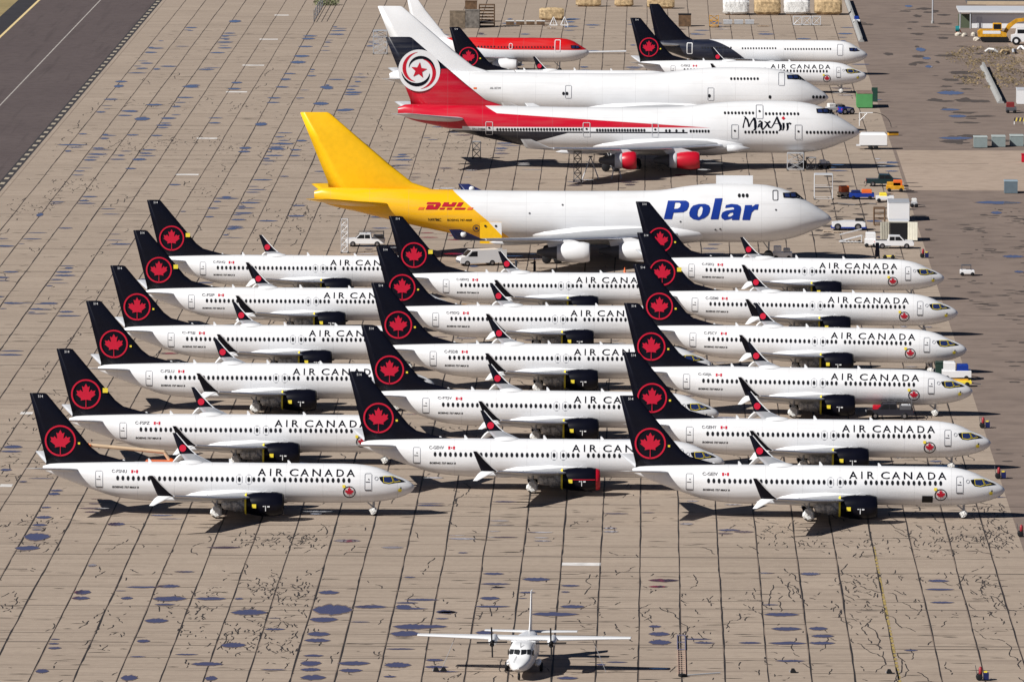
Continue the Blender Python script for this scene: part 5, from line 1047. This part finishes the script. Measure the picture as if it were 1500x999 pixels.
def excavator():
    t = thing('tracked_excavator', 'yellow tracked excavator with raised boom in front of the white workshop', 'excavator', (61.98, 653.54), 0)
    for s in (-1, 1):
        tr2 = MB().prism([(-2.3, .1), (2.3, .1), (2.6, .5), (2.3, .95), (-2.3, .95), (-2.6, .5)], s*1.2-.3, s*1.2+.3).build('track', BLACK, t)
    u = MB().prism([(-3.0, 1.0), (2.1, 1.0), (2.1, 1.7), (.4, 2.3), (-2.6, 2.3), (-3.1, 1.9)], -1.3, 1.3).build('housing', DYEL, t)
    MB().box(-2.2, 1.0, -1.33, -1.31, 1.55, 2.1).build('side_panel', WHITE, t)
    c = MB().box(-.4, 1.2, -1.25, -.1, 2.2, 3.5, .12).build('cab', DYEL, t); MB().box(-.25, 1.05, -1.28, -1.24, 2.4, 3.3).build('cab_window', GLASS, c)
    pts = [(1.6, 1.6), (2.6, 3.0), (3.9, 3.9), (5.6, 4.1), (7.4, 3.4)]
    for (a, b), (c_, d) in zip(pts, pts[1:]): pass
    MB().prism([(1.4, 1.5), (2.3, 3.2), (3.8, 4.2), (5.7, 4.4), (7.5, 3.6), (7.4, 3.2), (5.6, 3.8), (4.1, 3.6), (2.9, 2.7), (2.0, 1.4)], -.3, .3).build('boom', DYEL, t)
    MB().prism([(7.2, 3.9), (7.7, 3.7), (7.0, .9), (6.6, .9)], -.2, .2).build('arm', DYEL, t); MB().prism([(6.3, .1), (7.3, .2), (7.3, 1.1), (6.5, 1.1)], -.6, .6).build('bucket', DGREY, t)
    MB().cyl((1.8, 0, 1.7), (3.6, 0, 3.4), .12).build('ram', METAL, t)
    w_ = thing('white_loader', 'white wheeled machine beside the excavator at the right edge', 'loader', (66.64, 647.19), 0)
    MB().prism([(-2, .6), (2.5, .6), (2.5, 1.8), (.8, 2.0), (.6, 3.0), (-1, 3.0), (-1.2, 1.9), (-2, 1.7)], -1.1, 1.1).build('body', WHITE, w_)
    for x in (-1.1, 1.5):
        for s in (-1, 1): q = MB().wheel(x, s*1.1, .75, .75, .4).build('wheel', BLACK, w_); MB().cyl((x, s*1.1-.22, .75), (x, s*1.1+.22, .75), .35).build('rim', WHITE, q)
    MB().box(-.9, .5, -1.13, -1.1, 2.1, 2.8).build('window', GLASS, w_)
excavator()
t = thing('barrel_sign', 'teal drum on an orange stand left of the workshop', 'sign', (55.92, 673.41), 0); MB().cyl((-.3, 0, .9), (.4, 0, .9), .55).build('drum', mat('teal', (.01, .2, .22), .5), t); MB().path([(.3, 0, 1), (.8, 0, .05)], .1).path([(.3, 0, 1), (-.2, 0, .05)], .1).build('stand', ORANGE, t)
SG = 'scrap parts lying on the dirt below the excavator'
for i, (pos, m, lb) in enumerate((((60.31, 627.31), WRAP, 'pale lump of scrap left of the tan pipe below the excavator'), ((62.61, 624.24), TAN, 'tan curved scrap part below the excavator'), ((64.37, 625.94), GREY, 'grey round scrap part below the excavator'), ((65.94, 634.08), WHITE, 'white scrap panel at the right edge below the excavator'))):
    t = thing('scrap_part', lb, 'scrap', pos, i*40, SG); MB().path([(-1.1, 0, .2), (-.4, .2, .7), (.5, -.1, .6), (1.1, 0, .15)], .22, 8).build('pipe', m, t); MB().box(-.4, .4, -.5, .3, .02, .3).build('plate', DGREY, t)
# dry scrub patch: ground cover nobody could count
random.seed(77); b = MB()
sx0, sy0 = 44.6, 560
for i in range(8000):
    x = random.uniform(51, 78); y = random.uniform(548, 640)
    if x < 53.5+1.8*math.sin(y*.13)+random.gauss(0, .7) or math.sin(x*.9)*math.sin(y*.21)+random.gauss(0, .5) < -.25: continue
    c = Vector((x, y, random.uniform(.03, .35))); s = random.uniform(.08, .25); a = random.uniform(0, PI); u = Vector((math.cos(a), math.sin(a), random.uniform(-.2, .9)))*s; v = Vector((-math.sin(a), math.cos(a), random.uniform(-.4, .6)))*s
    b.add([c-u, c+v, c+u, c-v], [(0, 1, 2, 3)])
o = b.build('dry_scrub', mat('straw', (.26, .19, .10), .9, var=.4, nscale=.3), None, recalc=False); o['kind'] = 'stuff'; tag(o, 'dry straw coloured scrub beside the far taxiway', 'scrub')
# equipment seen between the jets
t = thing('boom_lift', 'orange boom lift folded low behind the frontmost left column jet', 'boom lift', (-52.12, 29.78), 180)
MB().box(-1.6, 1.6, -1.1, 1.1, .4, 1.3, .1).build('base', ORANGE, t); MB().path([(-1.0, 0, 1.3), (-.4, 0, 2.2), (7.6, 0, 2.9)], .2, 8).build('boom', mat('pale_boom', (.6, .45, .3), .5), t); MB().path([(-1.0, 0, 1.4), (-2.4, 0, .6)], .22, 8).build('riser', ORANGE, t)
MB().box(7.4, 8.6, -.8, .8, 1.9, 3.0).build('basket', ORANGE, t)
for x in (-1.2, 1.2):
    for s in (-1, 1): MB().wheel(x, s*1.05, .42, .42, .3).build('wheel', BLACK, t)
pk = pickup('dark pickup with rack and red load parked between right column jets', (26.97, 81.32), 180, mat('dark_van', (.02, .02, .03), .35), True)
MB().box(.9, 1.9, -.7, .7, 1.1, 1.5, .1).build('load', RED, pk); MB().box(-2.4, -1.3, -.6, .6, 1.1, 1.6, .1).build('tool_box', WHITE, pk)
cart('belt_cart', 'yellow and white loader in front of the fourth right column nose', 'ground equipment', (35.88, 119.95), 0, 3.4, 2.0, 2.2, WHITE, load=[(-.45, -.05, 1.0, WHITE), (0, .4, .7, BLUE)])
cart('belt_cart', 'yellow flat cart just above the third right column cockpit', 'cart', (35.87, 113.01), 0, 3.0, 1.2, 1.0, YEL, load=[(-.4, .4, .15, DYEL)])
crate('dark_unit', 'dark green power unit left of the white loader under the fourth right column nose', 'power unit', (34.30, 122.69), 0, 1.6, 1.5, 1.7, mat('unit_green', (.01, .035, .025), .5))
person('person in dark clothes standing right of the van, reaching forward', (-15.28, 241.06), 160, arm=.6)
person('person in dark clothes standing between the van and the white engine', (-17.74, 242.72), 20)
for i, (pos, lb) in enumerate((((-3.41, 240.73), 'orange cone by the inner white engine behind a black fin'), ((5.09, 256.34), 'orange cone right of the rearmost right column fin'))):
    t = thing('traffic_cone', lb, 'cone', pos, 0); MB().lathe([(.03, .2), (.75, .03), (.76, 0)], (0, 0, 0), 'z', 12).build('cone', ORANGE, t); MB().box(-.25, .25, -.25, .25, 0, .04).build('foot', ORANGE, t)
# bottom edge: ladder lying on the slabs, chocks
t = thing('lying_ladder', 'red and white ladder lying on the slabs near the bottom edge', 'ladder', (2.98, -112.06), 90); m = MB()
LL = 24.
for s in (-1, 1): m.box(-0.2, LL*.62, s*.33-.025, s*.33+.025, .03, .1)
for i in range(12): m.box(i*1.25, i*1.25+.07, -.3, .3, .05, .08)
m.build('rails', mat('faded_red', (.5, .33, .26), .7), t); m = MB()
for s in (-1, 1): m.box(LL*.62, LL, s*.36-.035, s*.36+.035, .03, .11)
for x in (LL*.62, LL*.81, LL-.15): m.box(x, x+.1, -.36, .36, .05, .1)
m.build('extension', mat('faded_blue', (.14, .14, .24), .7), t)
t = thing('tow_bar', 'grey tow bar lying right of the ladder foot', 'tow bar', (3.22, -113.28), 28); MB().path([(0, 0, .12), (3.6, 0, .12)], .07).build('bar', GREY, t); MB().box(-.5, .1, -.3, .3, .03, .25).build('hitch', BLACK, t)
for i, (pos, lb) in enumerate((((-19.06, -110.82), 'left one of two black wheel chocks left of the propeller plane'), ((-18.38, -110.80), 'right one of two black wheel chocks left of the propeller plane'), ((12.97, -110.47), 'black chock lying left of the yellow line at the bottom'), ((21.59, -110.57), 'black chock lying beside the yellow line at the bottom'))):
    t = thing('wheel_chock', lb, 'chock', pos, 0); MB().prism([(-.28, .03), (.28, .03), (.08, .36), (-.16, .36)], -.25, .25).build('wedge', BLACK, t); MB().cyl((-.3, 0, .06), (-.3, .9, .04), .03).build('rope', GREY, t)

# more ramp clutter near the big noses
cart('service_cart', 'white service cart under the freighter nose, right of a red badged winglet', 'cart', (17.62, 259.65), 0, 2.6, 1.6, 1.8, WHITE, load=[(-.45, -.05, .8, WHITE), (.05, .4, .5, GREY)])
frame_stand('jack_stand', 'black jack stand under the cockpit of the red and white jumbo', 'jack', (23.96, 393.74), 0, 1.4, 1.4, 1.8, DGREY, 1)
cart('nose_dolly', 'white and black dolly by the nose wheels of the red and white jumbo', 'dolly', (26.05, 396.14), 10, 1.8, 1.2, 1.2, DGREY, load=[(-.4, .1, .5, WHITE), (.15, .4, .3, WRAP)])
h = thing('ground_hose', 'long dark hose lying on the slabs beyond the freighter nose', 'hose', (25.76, 338.11), 0); random.seed(4)
MB().path([(i*.5, 1.2*math.sin(i*.7)+random.uniform(-.4, .4), .08) for i in range(14)], .08).build('hose', DGREY, h)
for i, (pos, lb) in enumerate((((24.43, 297.69), 'left flat timber pallet just below the white tow tractor'), ((25.74, 296.78), 'right flat timber pallet just below the white tow tractor'))):
    t = thing('flat_pallet', lb, 'pallet', pos, 4*i, 'flat timber pallets by the tow tractor'); p = MB()
    for k in range(5): p.box(-.6, .6, -.6+k*.26, -.44+k*.26, .1, .16)
    p.box(-.6, -.5, -.6, .6, .02, .1).box(.5, .6, -.6, .6, .02, .1).box(-.05, .05, -.6, .6, .02, .1).build('boards', mat('pale_timber', (.5, .4, .3), .8), t)
cart('tool_trolley', 'small white and black trolley right of the white container', 'trolley', (37.56, 334.52), 0, .9, .7, 1.3, GREY, load=[(-.4, .4, .5, WRAP)])
t = thing('pipe_bundle', 'silver pipes lying between the far jets at the left of the red topped jet', 'pipes', (-8.52, 620.26), 0)
for k in range(3): MB().cyl((-4, k*.5, .3), (4, k*.5+.6, .45), .14).build('pipe', LGREY, t)

for i, (pos, lb) in enumerate((((55.98, 668.31), 'pale boulder left of the excavator, nearest the teal drum'), ((57.04, 666.68), 'middle pale boulder between the teal drum and the excavator'), ((58.73, 668.46), 'pale boulder right beside the excavator track'), ((58.77, 656.69), 'low pale boulder below the excavator track'))):
    t = thing('boulder', lb, 'boulder', pos, i*50, 'pale boulders by the workshop'); random.seed(i); n = 9
    MB().loft([[(r*math.cos(2*PI*k/n)*random.uniform(.8, 1.2), r*.8*math.sin(2*PI*k/n)*random.uniform(.8, 1.2), z) for k in range(n)] for z, r in ((0, .6), (.35, .65), (.65, .3))], smooth=False).build('stone', mat('pale_stone', (.55, .5, .42), .9), t)
